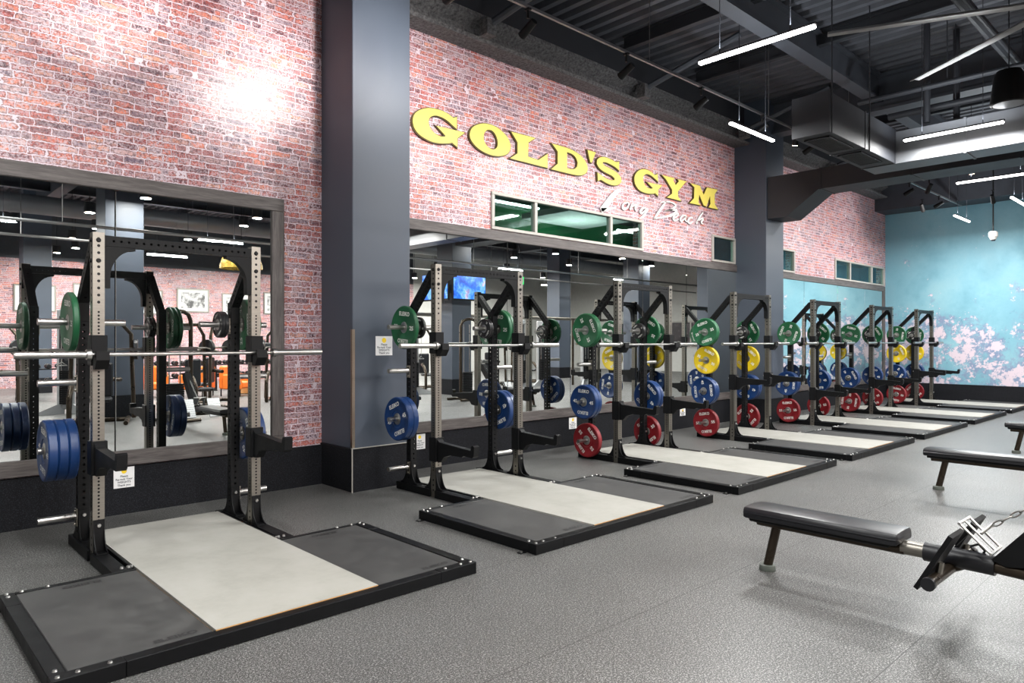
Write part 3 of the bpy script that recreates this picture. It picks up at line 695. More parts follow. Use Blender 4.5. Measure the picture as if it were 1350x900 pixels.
    cb = MB(); cb.perf((-UX + UW / 2 + .001, 0, 2.285), (UX - UW / 2 - .001, 0, 2.285), UW, .074, (0, 1, 0), .05, .009); cb.build('crossbar', 'blk', r, smooth=False)
    h = MB()                                                    # cups that carry the bar
    for s in (-1, 1):
        j = MB(); w_ = UW / 2 + .002
        j.box(s * UX - w_ - .012, s * UX - w_, -w_ - .02, w_ + .012, -.09, .125, ch=.004); j.box(s * UX + w_, s * UX + w_ + .012, -w_ - .02, w_ + .012, -.09, .125, ch=.004)
        j.box(s * UX - w_ - .012, s * UX + w_ + .012, -w_ - .02, -w_ - .001, -.09, .125, ch=.004)
        pr = [(-.02, -.026), (-.085, -.026), (-.092, .012), (-.115, .012), (-.118, -.05), (-.07, -.115), (-.02, -.115)]
        j.prism([pr], lambda x, y, d, s=s: (s * UX + d, x - w_, y), -.042, .042)
        j.build('bar_cup', 'blk', r, loc=(0, 0, 1.533))
    for s in (-1, 1):
        a = MB(); w_ = UW / 2 + .003
        a.box(s * UX - w_ - .012, s * UX - w_, -w_ - .02, w_ + .014, -.12, .12, ch=.004); a.box(s * UX + w_, s * UX + w_ + .012, -w_ - .02, w_ + .014, -.12, .12, ch=.004)
        a.box(s * UX - w_ - .012, s * UX + w_ + .012, -w_ - .02, -w_ - .001, -.12, .12, ch=.004)
        pr = [(-.02, .105), (-.05, .078), (-.53, .05), (-.545, .095), (-.565, .10), (-.585, .088), (-.578, .0), (-.555, -.018), (-.43, -.012), (-.40, -.028), (-.22, -.03), (-.12, -.06), (-.07, -.118), (-.02, -.118)]
        a.prism([pr], lambda x, y, d, s=s: (s * UX + d, x - w_, y), -.032, .032)
        a.box(s * UX - .036, s * UX + .036, -w_ - .53, -w_ - .05, .052, .064) if False else None
        a.cyl((s * UX, w_ + .014, .06), (s * UX, w_ + .04, .06), .014, 1, 8)
        a.build('spotter_arm', ['blk', 'bolt'], r, loc=(0, 0, .74))
    return r
rack0 = make_rack()
ARMZ = [.742, .482, .674, .92, .587, .673, .767]
RL = ['half rack at the camera end of the row, before the left mirror', 'half rack second in the row, just past the thick dark column', 'half rack third in the row, before the middle of the long mirror', 'half rack fourth in the row, before the second dark column',
      'half rack fifth in the row, first one past the second dark column', 'half rack sixth in the row, second from the blue wall', 'half rack last in the row, closest to the blue wall']
racks = []
for i, x in enumerate(CX):
    r = rack0 if i == 0 else dup(rack0, (x, FY, 0))
    tag(r, RL[i], 'squat rack', 'half racks along the mirrors'); racks.append(r)
for i, r in enumerate(racks):
    for c in r.children:
        if c.name.startswith('spotter_arm'): c.location.z = ARMZ[i]
        if c.name.startswith('bar_cup'): c.location.z = 1.486 if i == 0 else 1.533

# ---------------------------------------------------------------- barbells
def make_bar():
    r = empty('barbell', (0, 0, 0))
    MB().cyl((-.655, 0, 0), (.655, 0, 0), .0142, n=14).build('shaft', 'chrome', r)
    for s in (-1, 1):
        MB().cyl((s * .655, 0, 0), (s * .685, 0, 0), .037, n=18).cyl((s * .685, 0, 0), (s * 1.098, 0, 0), .025, n=18).cyl((s * 1.098, 0, 0), (s * 1.1, 0, 0), .021, n=14).build('sleeve', 'chrome', r)
    return r
bar0 = make_bar()
for i, x in enumerate(CX):
    b = bar0 if i == 0 else dup(bar0)
    b.location = (x + .024, FY - .0375 - .058, (1.486 if i == 0 else 1.533) - .026 + .0148)
    tag(b, 'empty steel barbell resting on the cups of the %s half rack from the camera end' % ORD[i], 'barbell', 'empty barbells')

# ---------------------------------------------------------------- weight plates
def make_plate(name, mat, num, T, Rr=.225):
    h = T / 2
    if Rr > .15:
        pr = [(.060, -h * .62), (.085, -h * .62), (.092, -h * .78), (.186, -h * .78), (.198, -h), (Rr - .008, -h), (Rr, -h + .008), (Rr, h - .008), (Rr - .008, h), (.198, h), (.186, h * .78), (.092, h * .78), (.085, h * .62), (.060, h * .62)]
        hub = [(.0252, -h * .8), (.050, -h * .8), (.0595, -h * .66), (.0595, h * .66), (.050, h * .8), (.0252, h * .8)]; tz = h * .78 + .0012; ts, tr, wx = .058, .140, 1.0
    else:
        pr = [(.047, -h * .8), (.062, -h * .8), (.068, -h * .6), (Rr - .02, -h * .6), (Rr - .014, -h), (Rr - .004, -h), (Rr, -h + .004), (Rr, h - .004), (Rr - .004, h), (Rr - .014, h), (Rr - .02, h * .6), (.068, h * .6), (.062, h * .8), (.047, h * .8)]
        hub = [(.0252, -h * .8), (.0465, -h * .8), (.0465, h * .8), (.0252, h * .8)]; tz = h * .6 + .0012; ts, tr, wx = .027, .082, .9
    mb = MB().lathe(pr, 'x', n=48 if Rr > .15 else 32, close=True)
    for sx in (-1, 1):
        for word, ang in (('ELEIKO', 0), ('ELEIKO', math.pi), (num, math.pi / 2), (num, -math.pi / 2)):
            def mp(x, y, ang=ang, sx=sx, word=word):
                if word == 'ELEIKO': px, py = x * wx, tr + y
                else: px, py = x * wx, tr + y
                if word == 'ELEIKO': px, py = (px * math.cos(ang) + py * math.sin(ang), -px * math.sin(ang) + py * math.cos(ang))
                else: px, py = math.sin(ang) * tr + x * 1.15, math.cos(ang) * tr + y
                return (sx * tz, -px if sx < 0 else px, py)
            put_text(mb, word, ts, mp, 1, .0016 if Rr > .15 else .001)
    o = mb.build(name, [mat, 'text'])
    MB().lathe(hub, 'x', n=28, close=True).build('hub', 'chrome', o)
    return o
KIND = {'G': ('bumper_plate', 'green', '25', .044, .225, 'green bumper plate'), 'Y': ('bumper_plate', 'yellow', '35', .053, .225, 'yellow bumper plate'), 'B': ('bumper_plate', 'blue', '45', .064, .225, 'blue bumper plate'),
        'R': ('bumper_plate', 'red', '55', .068, .225, 'red bumper plate'), 'k': ('change_plate', 'blackplate', '10', .030, .113, 'small black plate')}
proto = {}
def place(kind, rack, side, level, idx, n, gap0, inner=False, spin=0.):
    nm, mat, num, T, Rr, lab = KIND[kind]
    if kind not in proto: proto[kind] = make_plate(nm, mat, num, T, Rr); o = proto[kind]
    else: o = dup(proto[kind])
    dr = -side if inner else side
    xin = side * (UX + (-1 if inner else 1) * (UW / 2 + .022)) + dr * gap0
    o.location = (CX[rack] + xin + dr * T / 2, FY + RY, PEGZ[level] - .0006); o.rotation_euler.x = spin
    lv = ['lowest', 'second lowest', 'second highest', 'topmost'][level]; sd = 'left' if side < 0 else 'right'
    pos = '' if n == 1 else {(0, 2): 'inner of two ', (1, 2): 'outer of two ', (0, 3): 'innermost of three ', (1, 3): 'middle of three ', (2, 3): 'outermost of three '}[(idx, n)]
    tag(o, '%s%s, %s %s peg of the %s half rack' % (pos, (lab + ('s' if n > 1 else '')).replace('bumper ', '') if n > 1 else lab, lv, ('inward ' if inner else '') + sd, ORD[rack]), 'weight plate', {'G': 'green bumper plates', 'Y': 'yellow bumper plates', 'B': 'blue bumper plates', 'R': 'red bumper plates', 'k': 'small black plates'}[kind])
    return gap0 + T + .0015
LOAD = {  # (rack, side): (red level 0, level 1, level 2, level 3), small black plates on the inward peg
    (0, -1): ('', 'BBB', '', 'G', 0), (0, 1): ('', 'BB', '', 'GG', 2), (1, -1): ('', 'BB', '', 'G', 1), (1, 1): ('', 'BB', '', 'GG', 2),
    (2, -1): ('R', 'BB', '', 'GG', 0), (2, 1): ('R', 'BB', '', 'G', 2), (3, -1): ('R', 'BB', 'Y', 'GG', 0), (3, 1): ('R', 'BB', 'Y', 'G', 2),
    (4, -1): ('R', 'BB', '', 'G', 0), (4, 1): ('R', 'BB', '', 'G', 1), (5, -1): ('R', 'BB', '', 'G', 0), (5, 1): ('R', 'B', '', 'G', 2),
    (6, -1): ('R', 'BB', 'Y', 'G', 0), (6, 1): ('R', 'BB', 'Y', 'G', 2)}
SPIN = {(0, -1, 3): .1, (0, 1, 3): 1.05, (0, -1, 1): .15, (0, 1, 1): 1.1, (1, -1, 3): .1, (1, -1, 1): -.35, (2, -1, 3): 1.15, (2, -1, 1): .05, (2, -1, 0): -2.35, (3, -1, 3): -.3, (3, -1, 2): .45, (3, -1, 1): 1.45, (3, -1, 0): -.15, (4, -1, 3): -1.2, (4, -1, 0): -.1, (4, -1, 1): -1.5}
for (rk, sd), (l0, l1, l2, l3, kb) in LOAD.items():
    for lv, st in enumerate((l0, l1, l2, l3)):
        g = .004
        for q, ch in enumerate(st):
            sp = SPIN.get((rk, sd, lv), R.uniform(-3, 3)) if q == len(st) - 1 else R.uniform(-3, 3)
            g = place(ch, rk, sd, lv, q, len(st), g, spin=sp)
    g = .02
    for q in range(kb): g = place('k', rk, sd, 3, q, kb, g, inner=True, spin=R.uniform(-1, 1))

# ---------------------------------------------------------------- paper notices
def notice(x0, z1, w_, h_, y, label):
    m = MB().box(0, w_, -.003, 0, -h_, 0); s = w_ / .2
    m.lathe([(0, 0), (.026 * s, 0)], 'y', (w_ / 2, -.0036, -.042 * s), 1, 18)
    for i, tx in enumerate(('Please', 'Re-rack Your', 'WEIGHTS', 'Thank you')):
        put_text(m, tx, .030 * s, lambda x, y_, i=i: (w_ / 2 + x, -.0038, -h_ * .44 - i * h_ * .145 + y_), 2, .0006)
    o = m.build('paper_notice', ['paper', 'smiley', 'ink'], loc=(x0, y, z1), smooth=False)
    tag(o, label, 'notice', 'paper notices'); return o
notice(1.747, .425, .17, .185, WY - .0305, 'white paper notice on the skirting below the left mirror')
notice(4.086, 1.62, .21, .205, 6.43 - .001, 'white paper notice with yellow dot on the thick dark column')
notice(5.03, .425, .17, .185, WY - .0305, 'white paper notice behind the second half rack, below the long mirror')
notice(7.85, .42, .17, .17, WY - .0305, 'white paper notice on the skirting by the third half rack')
notice(10.80, .36, .17, .13, WY - .0305, 'small white notice on the skirting behind the fourth platform')
o = bx(12.82, 12.90, 6.418, 6.43, 1.44, 1.58, ch=.004); o.box(12.835, 12.885, 6.415, 6.418, 1.46, 1.50, 1); o.box(12.835, 12.885, 6.415, 6.418, 1.52, 1.56, 1)
tag(o.build('wall_outlet', ['paper', 'alu']), 'small white outlet on the second dark column', 'outlet')

# ---------------------------------------------------------------- ducts, fan, speaker, pipes under the roof
def duct_box(x0, x1, y0, y1, z0, z1, m, mi=0):
    m.box(x0, x1, y0, y1, z0, z1, mi, ch=.004)
r = empty('air_duct', (8.89, 3.65, 4.18))
m = MB().box(0, 2.35, 0, .47, 0, .50, ch=.004)
for q in (.0, 1.16, 2.31): m.box(q - .004, q + .02, -.008, .478, -.008, .508)
m.build('duct_body', 'duct_dark', r)
m = MB().box(2.352, 2.85, -7.0, .47, 0, .47, ch=.004)
for q in (-.9, -2.4, -3.9): m.box(2.34, 2.86, q, q + .03, -.012, .482)
m.build('duct_branch', 'duct', r)
for q in (.16, 1.22):
    g = MB().box(q + .04, q + .80, .10, .38, -.012, -.006, 1)
    for a in (q + .02, q + .79): g.box(a, a + .025, .08, .40, -.018, -.0055)
    for b_ in (.08, .375): g.box(q + .02, q + .815, b_, b_ + .025, -.018, -.0055)
    for j in range(9): g.box(q + .045, q + .79, .112 + j * .03, .118 + j * .03, -.016, -.0125, 1)
    g.build('grille', ['duct_dark', 'grille'], r)
for hx, hy in ((.05, -.01), (1.3, -.01), (2.36, -1.8), (2.36, -3.2)): MB().cyl((hx, hy, -.02), (hx, hy, 1.98), .008, n=6).build('hanger_rod', 'black_ceiling', r)
tag(r, 'long grey rectangular air duct with two black grilles, turning a corner', 'duct')
m = MB(); prof = [(6.425, 3.90), (6.05, 3.90), (5.45, 4.32), (-1.8, 4.32), (-1.8, 4.69), (6.425, 4.69)]
m.prism([prof], lambda x, y, d: (d, x, y), 12.80, 13.42)
for q in (5.40, 3.9, 2.4): m.box(12.79, 13.43, q, q + .03, 4.31, 4.70)
tag(m.build('air_duct', 'duct_dark', smooth=False), 'dark rectangular air duct running out from the second column, flared at the column', 'duct')
m = MB().cyl((-4, -7.65, 5.1), (30, -7.65, 5.1), .25, n=24)
for q in range(17): m.cyl((-3 + 2 * q, -7.65, 5.1), (-2.94 + 2 * q, -7.65, 5.1), .262, n=24)
for q in (2.8, 7.5, 11.6, 16.7, 19.2, 25): m.cyl((q, -7.65, 5.3), (q, -7.65, 6.17), .006, n=6)
tag(m.build('air_duct', 'duct'), 'round grey air duct seen in the mirrors', 'duct')
# ceiling fan
HX, HY, HZ = 8.94, 1.27, 5.0
r = empty('ceiling_fan', (HX, HY, HZ))
MB().lathe([(0, -.14), (.12, -.13), (.2, -.06), (.22, .02), (.2, .1), (.1, .14), (.06, .2), (.045, .22), (.045, 1.16), (0, 1.16)], n=24).build('motor_hub', 'duct', r)
a0 = math.atan2(3.348 - HY, 7.985 - HX)
for q in range(6):
    b = MB(); t = a0 - q * math.pi / 3; u = Vector((math.cos(t), math.sin(t), 0)); v = Vector((-u.y, u.x, 0))
    pr = [(-.085, .006), (-.05, .028), (.02, .03), (.085, -.012), (.085, -.02), (.0, .012), (-.06, .008)]
    vs = [u * dd + v * (x * w_) + Vector((0, 0, z + dz)) for dd, w_, dz in ((.2, 1, 0), (1.2, .95, .0), (2.24, .8, 0)) for x, z in pr]
    n7 = len(pr); fs = [(i * n7 + j, i * n7 + (j + 1) % n7, (i + 1) * n7 + (j + 1) % n7, (i + 1) * n7 + j) for i in range(2) for j in range(n7)]
    b.add(vs, fs + [tuple(range(n7)), tuple(range(2 * n7, 3 * n7))]).build('blade', 'blade', r)
tag(r, 'huge ceiling fan with long thin grey blades', 'fan')
# pendant speaker, small pendant
r = empty('pendant_speaker', (10.49, 2.11, 4.5))
MB().lathe([(0, .01), (.17, .01), (.185, -.0), (.20, .012), (.20, .04), (.16, .36), (.13, .42), (.03, .44), (0, .44)], n=28).build('housing', 'blkhole', r)
MB().lathe([(0, .004), (.17, .004), (.17, .008), (0, .008)], n=28).build('grille', 'duct', r)
MB().cyl((0, 0, .44), (0, 0, 1.7), .007, n=6).build('cable', 'black_ceiling', r)
tag(r, 'black bell shaped speaker hanging at the right edge below the fan', 'speaker')
sx_, sy_ = at_y(1304, 300, 4.6)[0], 4.6
r = empty('pendant_camera', (19.6, 4.25, 4.02))
MB().lathe([(0, -.09), (.04, -.085), (.065, -.06), (.075, -.02), (.095, -.0), (.095, .09), (.07, .12), (0, .12)], n=20).build('housing', 'plaster', r)
MB().lathe([(0, -.11), (.035, -.105), (.055, -.07)], n=16).build('lens', 'smoke', r)
MB().cyl((0, 0, .12), (0, 0, 2.16), .015, n=8).build('rod', 'blkhole', r)
tag(r, 'small white dome camera on a black rod before the blue wall', 'camera')
pipes = [((-4, 2.33, 5.46), (20.1, 2.33, 5.46), .06, 'dark pipe running under the roof at the right edge, upper one of a pair'), ((-4, 2.22, 5.37), (20.1, 2.22, 5.37), .032, 'thin dark pipe running under the roof at the right edge, lower one of a pair'),
         ((11.3, 4.2, 5.22), (11.3, -7.2, 5.22), .04, 'dark cross pipe above the grey duct, under the fan blades'), ((11.7, 3.9, 5.02), (11.7, -7.2, 5.02), .05, 'dark cross pipe just above the lamp over the grey duct'),
         ((-4, -.5, 3.66), (30, -.5, 3.66), .03, 'long pale conduit crossing the mirrors'), ((-4, -4.6, 3.9), (30, -4.6, 3.9), .03, 'thin conduit farther back in the mirrors')]
for p, q, rr, lab in pipes:
    m = MB().cyl(p, q, rr, n=10); L = (Vector(q) - Vector(p)).length
    for c in ([(a, p[1], p[2]) for a in (2.8, 7.5, 12.4, 16.7, 19.2)] if p[1] == q[1] else [(p[0], a, p[2]) for a in (3.0, -3.0, -6.5)]):
        m.cyl(c, (c[0], c[1], 6.17), .008, n=6)
    tag(m.build('conduit_pipe', 'conduit' if 'conduit' in lab else 'black_ceiling'), lab, 'pipe')
for i, (px, py, zz) in enumerate(((11.45, 3.3, 4.75), (11.95, 3.05, 4.85))):
    m = MB().cyl((px, py, zz), (px, py, 6.18), .045, n=10)
    tag(m.build('drop_pipe', 'black_ceiling'), ['vertical dark pipe behind the lower fan blade', 'second vertical dark pipe, right of the one behind the fan blade'][i], 'pipe')

# ---------------------------------------------------------------- seated row machines on the right
def make_row():
    r = empty('seated_row_machine', (4.6, 0, 0))
    lg_ = MB().tube([(0, 2.305, .03), (0, 2.235, .34)], .031, n=14).build('leg', 'bronze', r)
    MB().lathe([(0, .0), (.052, .0), (.055, .006), (.052, .036), (.034, .04), (0, .04)], c=(0, 2.308, .0), n=20).build('rubber_foot', 'foot', lg_)
    MB().tube([(0, 2.37, .335), (0, 1.44, .332)], .042, n=16, sx=.8).build('rail', 'bronze', r)
    MB().tube([(0, 1.46, .338), (0, 1.32, .338)], .043, n=16).build('slide_collar', 'stain', r)
    MB().tube([(0, 1.335, .338), (0, .985, .332)], .056, n=16).build('slide_sleeve', 'pad', r)
    pd = MB(); hw = .14
    prof = [(-hw + .004, -.034), (hw - .004, -.034), (hw, -.028), (hw, -.006), (hw + .004, -.002), (hw + .004, .003), (hw, .007), (hw - .003, .024), (hw - .014, .036), (hw - .035, .041), (0, .044),
            (-hw + .035, .041), (-hw + .014, .036), (-hw + .003, .024), (-hw, .007), (-hw - .004, .003), (-hw - .004, -.002), (-hw, -.006), (-hw, -.028)]
    st = [(2.422, .86, .6), (2.415, .95, .9), (2.395, 1, 1), (1.475, 1, 1), (1.452, .95, .9), (1.445, .86, .6)]
    vs = [(x * kx_, y, .398 + z * kz) for y, kx_, kz in st for x, z in prof]; n9 = len(prof)
    pd.add(vs, [(i * n9 + j, i * n9 + (j + 1) % n9, (i + 1) * n9 + (j + 1) % n9, (i + 1) * n9 + j) for i in range(5) for j in range(n9)] + [tuple(range(n9)), tuple(range(5 * n9, 6 * n9))])
    sp_ = pd.build('seat_pad', 'pad', r)
    bx(-.11, .11, 1.5, 2.39, .338, .363, ch=.008).build('seat_tray', 'blk', r)
    MB().tube([(-.42, 1.20, .275), (.42, 1.20, .275)], .03, n=12).cyl((-.425, 1.2, .275), (-.40, 1.2, .275), .036, 1, 14).cyl((.40, 1.2, .275), (.425, 1.2, .275), .036, 1, 14).tube([(0, 1.2, .275), (0, 1.1, .33)], .03, n=10).build('foot_bar', ['bronze', 'pad'], r)
    for s in (-1, 1):
        p = MB(); a, b = sorted((s * .12, s * .34))
        u = Vector((0, 1.116 - 1.285, .529 - .214)); nn = Vector((0, u.z, -u.y)).normalized() * .012
        c0 = Vector((0, 1.285, .214)); vs = []
        for x in (a, b):
            for e in (c0 - nn, c0 + nn, c0 + u + nn, c0 + u - nn): vs.append((x, e.y, e.z))
        p.add(vs, [(0, 1, 2, 3), (7, 6, 5, 4), (0, 4, 5, 1), (1, 5, 6, 2), (2, 6, 7, 3), (3, 7, 4, 0)])
        p.mi = [1, 1, 1, 0, 1, 1]; fp_ = p.build('foot_plate', ['perf', 'blk'], r, smooth=False)
        MB().tube([(s * .25, 1.2, .275), (s * .25, 1.185, .36)], .018, n=8).build('bracket', 'stain', fp_)
    pr = [(.995, .375), (.93, .35), (.80, .37), (.40, .86), (.38, .96), (.50, .98)]
    MB().prism([pr], lambda x, y, d: (d, x, y), -.055, .055).build('pulley_arm', 'blk', r, smooth=False)
    MB().tube([(.06, 1.20, .40), (.06, 1.10, .53)], .018, n=8).tube([(.02, 1.09, .385), (.02, 1.11, .41), (.02, 1.07, .43), (.02, 1.04, .40), (.02, 1.05, .38)], .008, n=6).build('handle_rest', 'blk', r)
    MB().tube([(0, 1.0, .332), (0, .85, .325), (0, .6, .28), (0, .35, .14), (0, .2, .06), (0, -.5, .05)], .04, n=12).build('base_tube', 'bronze', r)
    MB().tube([(-.4, .05, .04), (.4, .05, .04)], .035, n=10).tube([(-.4, -.5, .04), (.4, -.5, .04)], .035, n=10).build('stabiliser', 'bronze', r)
    for s in (-1, 1): MB().tube([(s * .27, -.12, .04), (s * .27, -.12, 1.95), (s * .22, -.1, 2.08), (s * .12, -.06, 2.13), (0, -.05, 2.14)], .04, n=12).build('tower_post', 'bronze', r)
    for s in (-1, 1): MB().cyl((s * .1, -.2, .08), (s * .1, -.2, 2.0), .012, n=8).build('guide_rod', 'chrome', r)
    ws = MB()
    for k in range(14): ws.box(-.16, .16, -.26, -.14, .12 + k * .045, .16 + k * .045, ch=.004)
    ws.build('weight_stack', 'blk', r)
    MB().lathe([(.012, -.012), (.05, -.012), (.042, 0), (.05, .012), (.012, .012)], 'x', (0, .40, .93), n=18, close=True).build('pulley', 'pad', r)
    # chain and cable
    ch = MB(); p0, p1 = Vector((0, 1.0, .55)), Vector((0, .52, .92)); dd = (p1 - p0).normalized(); side = Vector((1, 0, 0)); up = dd.cross(side)
    for k in range(9):
        c = p0 + dd * (.03 + k * .052); e = side if k % 2 else up; pts = [c + dd * (.031 * math.cos(t)) + e * (.011 * math.sin(t)) for t in [j * 2 * math.pi / 12 for j in range(13)]]
        ch.tube(pts, .0042, n=6)
    ch.tube([p0 + dd * .5, p1], .004, n=6); ch.build('chain', 'chrome', r)
    h = MB(); A = Vector((0, 1.135, .555)); B = Vector((0, .985, .415))
    for x in (-.1, 0, .1): h.tube([A + Vector((x, 0, 0)), B + Vector((x, 0, 0))], .0075 if x else .007, n=10)
    for c in (A, B): h.tube([c + Vector((-.108, 0, 0)), c + Vector((.108, 0, 0))], .008, n=10)
    c = (A + B) / 2; h.tube([c + Vector((.0, -.005, .01)), c + Vector((.07, -.05, .06)), p0], .008, n=8)
    h.build('row_handle', 'chrome', r)
    return r
row0 = make_row()
for i, (xx, lab) in enumerate(((4.60, 'black seated row bench with chrome handle and chain, largest at the lower right'), (8.39, 'black bench seat of a row machine at the right edge, middle one of three'), (11.90, 'black bench seat end just entering at the right edge, farthest of three'))):
    tag(row0 if i == 0 else dup(row0, (xx, 0, 0)), lab, 'exercise machine', 'seated row machines')

# ---------------------------------------------------------------- the rest of the gym, seen in the mirrors
def make_tower():
    r = empty('cable_tower', (0, 0, 0))
    MB().box(-.17, .17, -.06, .06, .10, 2.25, ch=.02).box(-.12, .12, .06, .0605, .2, 2.1, 1).build('tower_frame', ['silverframe', 'smoke'], r)
    for s in (-1, 1):
        MB().prism([[(0, .0), (.55, .0), (.55, .05), (.12, .22), (0, .22)]], lambda x, y, d, s=s: (s * (.03 + x * .8), x * .55 + d, y), -.04, .04).build('foot', 'silverframe', r, smooth=False)
    w = MB()
    for k in range(16): w.box(-.10, .10, .061, .16, .22 + k * .045, .258 + k * .045)
    w.build('weight_stack', 'blk', r)
    for s in (-1, 1): MB().cyl((s * .07, .11, .2), (s * .07, .11, 2.1), .011, n=8).build('guide_rod', 'chrome', r)
    MB().tube([(0, .06, 2.1), (0, .3, 2.15), (0, .42, 2.05)], .03, n=8).build('pulley_arm', 'silverframe', r)
    MB().cyl((0, .42, 2.0), (0, .40, 1.1), .005, n=6).tube([(-.1, .4, 1.05), (0, .4, 1.12), (.1, .4, 1.05), (-.1, .4, 1.05)], .012, n=6).build('cable_handle', 'chrome', r)
    return r
tw = make_tower()
TW = [(3.45, -3.5, .4, 'silver grey cable tower reflected at the left of the first mirror'), (12.1, -2.9, 0, 'silver grey cable tower reflected beside the second half rack'), (15.8, -2.2, 0, 'silver grey cable tower reflected right of the television column'),
      (17.6, -3.0, .3, 'silver grey cable tower reflected between third and fourth racks'), (10.4, -4.4, -.3, 'silver grey cable tower reflected near the brick back wall'), (19.2, -2.4, 0, 'silver grey cable tower reflected near the fourth rack'), (1.6, -4.6, .2, 'silver grey cable tower far left in the mirror reflection')]
for i, (x, y, a, lab) in enumerate(TW): tag(tw if i == 0 else dup(tw), lab, 'exercise machine', 'cable towers'); 
for o, (x, y, a, lab) in zip([o for o in COL.objects if o.name.startswith('cable_tower')], TW): o.location = (x, y, 0); o.rotation_euler.z = a; o['label'] = lab
r = empty('pull_up_rig', (11, -2.6, 0))
for q in (0, 2.6, 5.2, 7.8, 10.4): MB().tube([(q, 0, 0), (q, 0, 2.36)], .04, n=10).build('post', 'bronze', r)
MB().tube([(-.2, 0, 2.36), (10.6, 0, 2.36)], .035, n=10).build('rail', 'stain', r)
MB().tube([(-.2, -.9, 2.36), (10.6, -.9, 2.36)], .035, n=10).build('rail', 'stain', r)
for q in (0, 2.6, 5.2, 7.8, 10.4): MB().tube([(q, 0, 2.36), (q, -.9, 2.36)], .03, n=8).build('cross_tube', 'bronze', r)
tag(r, 'long pull up rig with a pale top rail reflected in the long mirror', 'exercise rig')
def make_press():
    r = empty('plate_loaded_machine', (0, 0, 0))
    MB().tube([(-.45, .5, .04), (-.45, .5, .55), (-.42, .35, .74), (-.3, .1, .80), (.1, -.4, .82), (.3, -.7, .8)], .045, n=12).build('curved_frame', 'bronze', r)
    MB().tube([(.45, .5, .04), (.45, -.6, .04)], .04, n=10).tube([(-.45, .5, .04), (-.45, -.7, .04)], .04, n=10).tube([(-.45, -.3, .04), (.45, -.3, .04)], .04, n=10).build('base_frame', 'bronze', r)
    MB().box(-.2, .2, -.15, .3, .42, .5, ch=.03).build('seat', 'pad', r)
    MB().box(-.2, .2, -.26, -.17, .5, 1.15, ch=.03).build('backrest', 'pad', r)
    MB().tube([(0, -.1, .04), (0, -.1, .42)], .04, n=8).build('seat_post', 'bronze', r)
    MB().tube([(-.55, -.5, .04), (-.5, -.5, 1.7), (-.3, -.45, 1.95), (.3, -.45, 1.95), (.5, -.5, 1.7), (.55, -.5, .04)], .04, n=10).build('upper_frame', 'bronze', r)
    MB().tube([(-.7, -.2, 1.3), (-.5, -.4, 1.4), (.5, -.4, 1.4), (.7, -.2, 1.3)], .025, n=8).build('press_arm', 'stain', r)
    for s in (-1, 1): MB().cyl((s * .56, -.45, 1.4), (s * .62, -.45, 1.4), .2, n=24).build('loaded_plate', 'blackplate', r)
    return r
pr0 = make_press()
PRS = [(3.5, -.95, .3), (5.9, -2.6, -.3), (8.4, -3.4, .5), (13.9, -4.6, 0), (16.8, -4.8, .8), (19.0, -5.0, -.4), (2.3, -6.6, 1.0), (6.6, -4.4, 2.4), (11.6, -6.4, .2)]
PLB = ['bronze plate loaded machine reflected just behind the first half rack', 'bronze plate loaded machine reflected beside the row bench', 'bronze plate loaded machine reflected left of the dark column', 'bronze plate loaded machine reflected under the televisions', 'bronze plate loaded machine reflected right of the televisions',
       'bronze plate loaded machine reflected before the pale walls', 'bronze plate loaded machine at the far left of the reflection', 'bronze plate loaded machine reflected before the orange seats', 'bronze plate loaded machine reflected before the brick back wall']
for i, (x, y, a) in enumerate(PRS): o = pr0 if i == 0 else dup(pr0); o.location = (x, y, 0); o.rotation_euler.z = a; tag(o, PLB[i], 'exercise machine', 'plate loaded machines')
def make_shelf():
    r = empty('dumbbell_rack', (0, 0, 0))
    for s in (-1, 1): MB().prism([[(0, 0), (.55, 0), (.55, .04), (.2, .95), (.1, .95), (.02, .05)]], lambda x, y, d, s=s: (s * 1.15 + d, -x + .3, y), -.03, .03).build('side_frame', 'blk', r, smooth=False)
    for z, y in ((.42, .02), (.80, -.02)): MB().box(-1.12, 1.12, y - .16, y + .14, z, z + .03).build('shelf', 'blk', r)
    return r
def make_db():
    r = empty('dumbbell', (0, 0, 0)); MB().cyl((0, -.08, 0), (0, .08, 0), .016, n=10).build('grip', 'chrome', r)
    for s in (-1, 1): MB().lathe([(0, s * .07), (.05, s * .07), (.065, s * .09), (.065, s * .15), (.05, s * .165), (0, s * .165)], 'y', n=16).build('head', 'blackplate', r)
    return r
sh0 = make_shelf(); db0 = make_db(); first = True
for i, (x, y) in enumerate(((4.4, -8.0), (7.0, -8.4), (9.6, -8.6))):
    s = sh0 if i == 0 else dup(sh0); s.location = (x, y, 0)
    tag(s, ['black dumbbell rack reflected between the first rack uprights', 'black dumbbell rack reflected behind the orange seats', 'black dumbbell rack reflected right of the orange seats'][i], 'dumbbell rack', 'dumbbell racks')
    for z, yo in ((.45 + .066, -.01), (.83 + .066, -.03)):
        for q in range(9):
            o = db0 if first else dup(db0); first = False; o.location = (x - .98 + q * .245, y + yo, z)
            tag(o, 'black dumbbell in a row on a dumbbell rack seen in the mirrors', 'dumbbell', 'dumbbells on the reflected racks')
def make_chair():
    r = empty('armchair', (0, 0, 0))
    bx(-.26, .26, -.26, .3, .22, .42, ch=.04).build('seat', 'orange', r); bx(-.34, .34, -.40, -.27, .2, .86, ch=.04).build('backrest', 'orange', r)
    for s in (-1, 1): bx(*sorted((s * .27, s * .38)), -.26, .32, .2, .62, ch=.03).build('armrest', 'orange', r)
    for sx in (-1, 1):
        for sy in (-.34, .26): MB().cyl((sx * .3, sy, 0), (sx * .3, sy, .2), .018, n=8).build('leg', 'blk', r)
    return r
ch0 = make_chair()
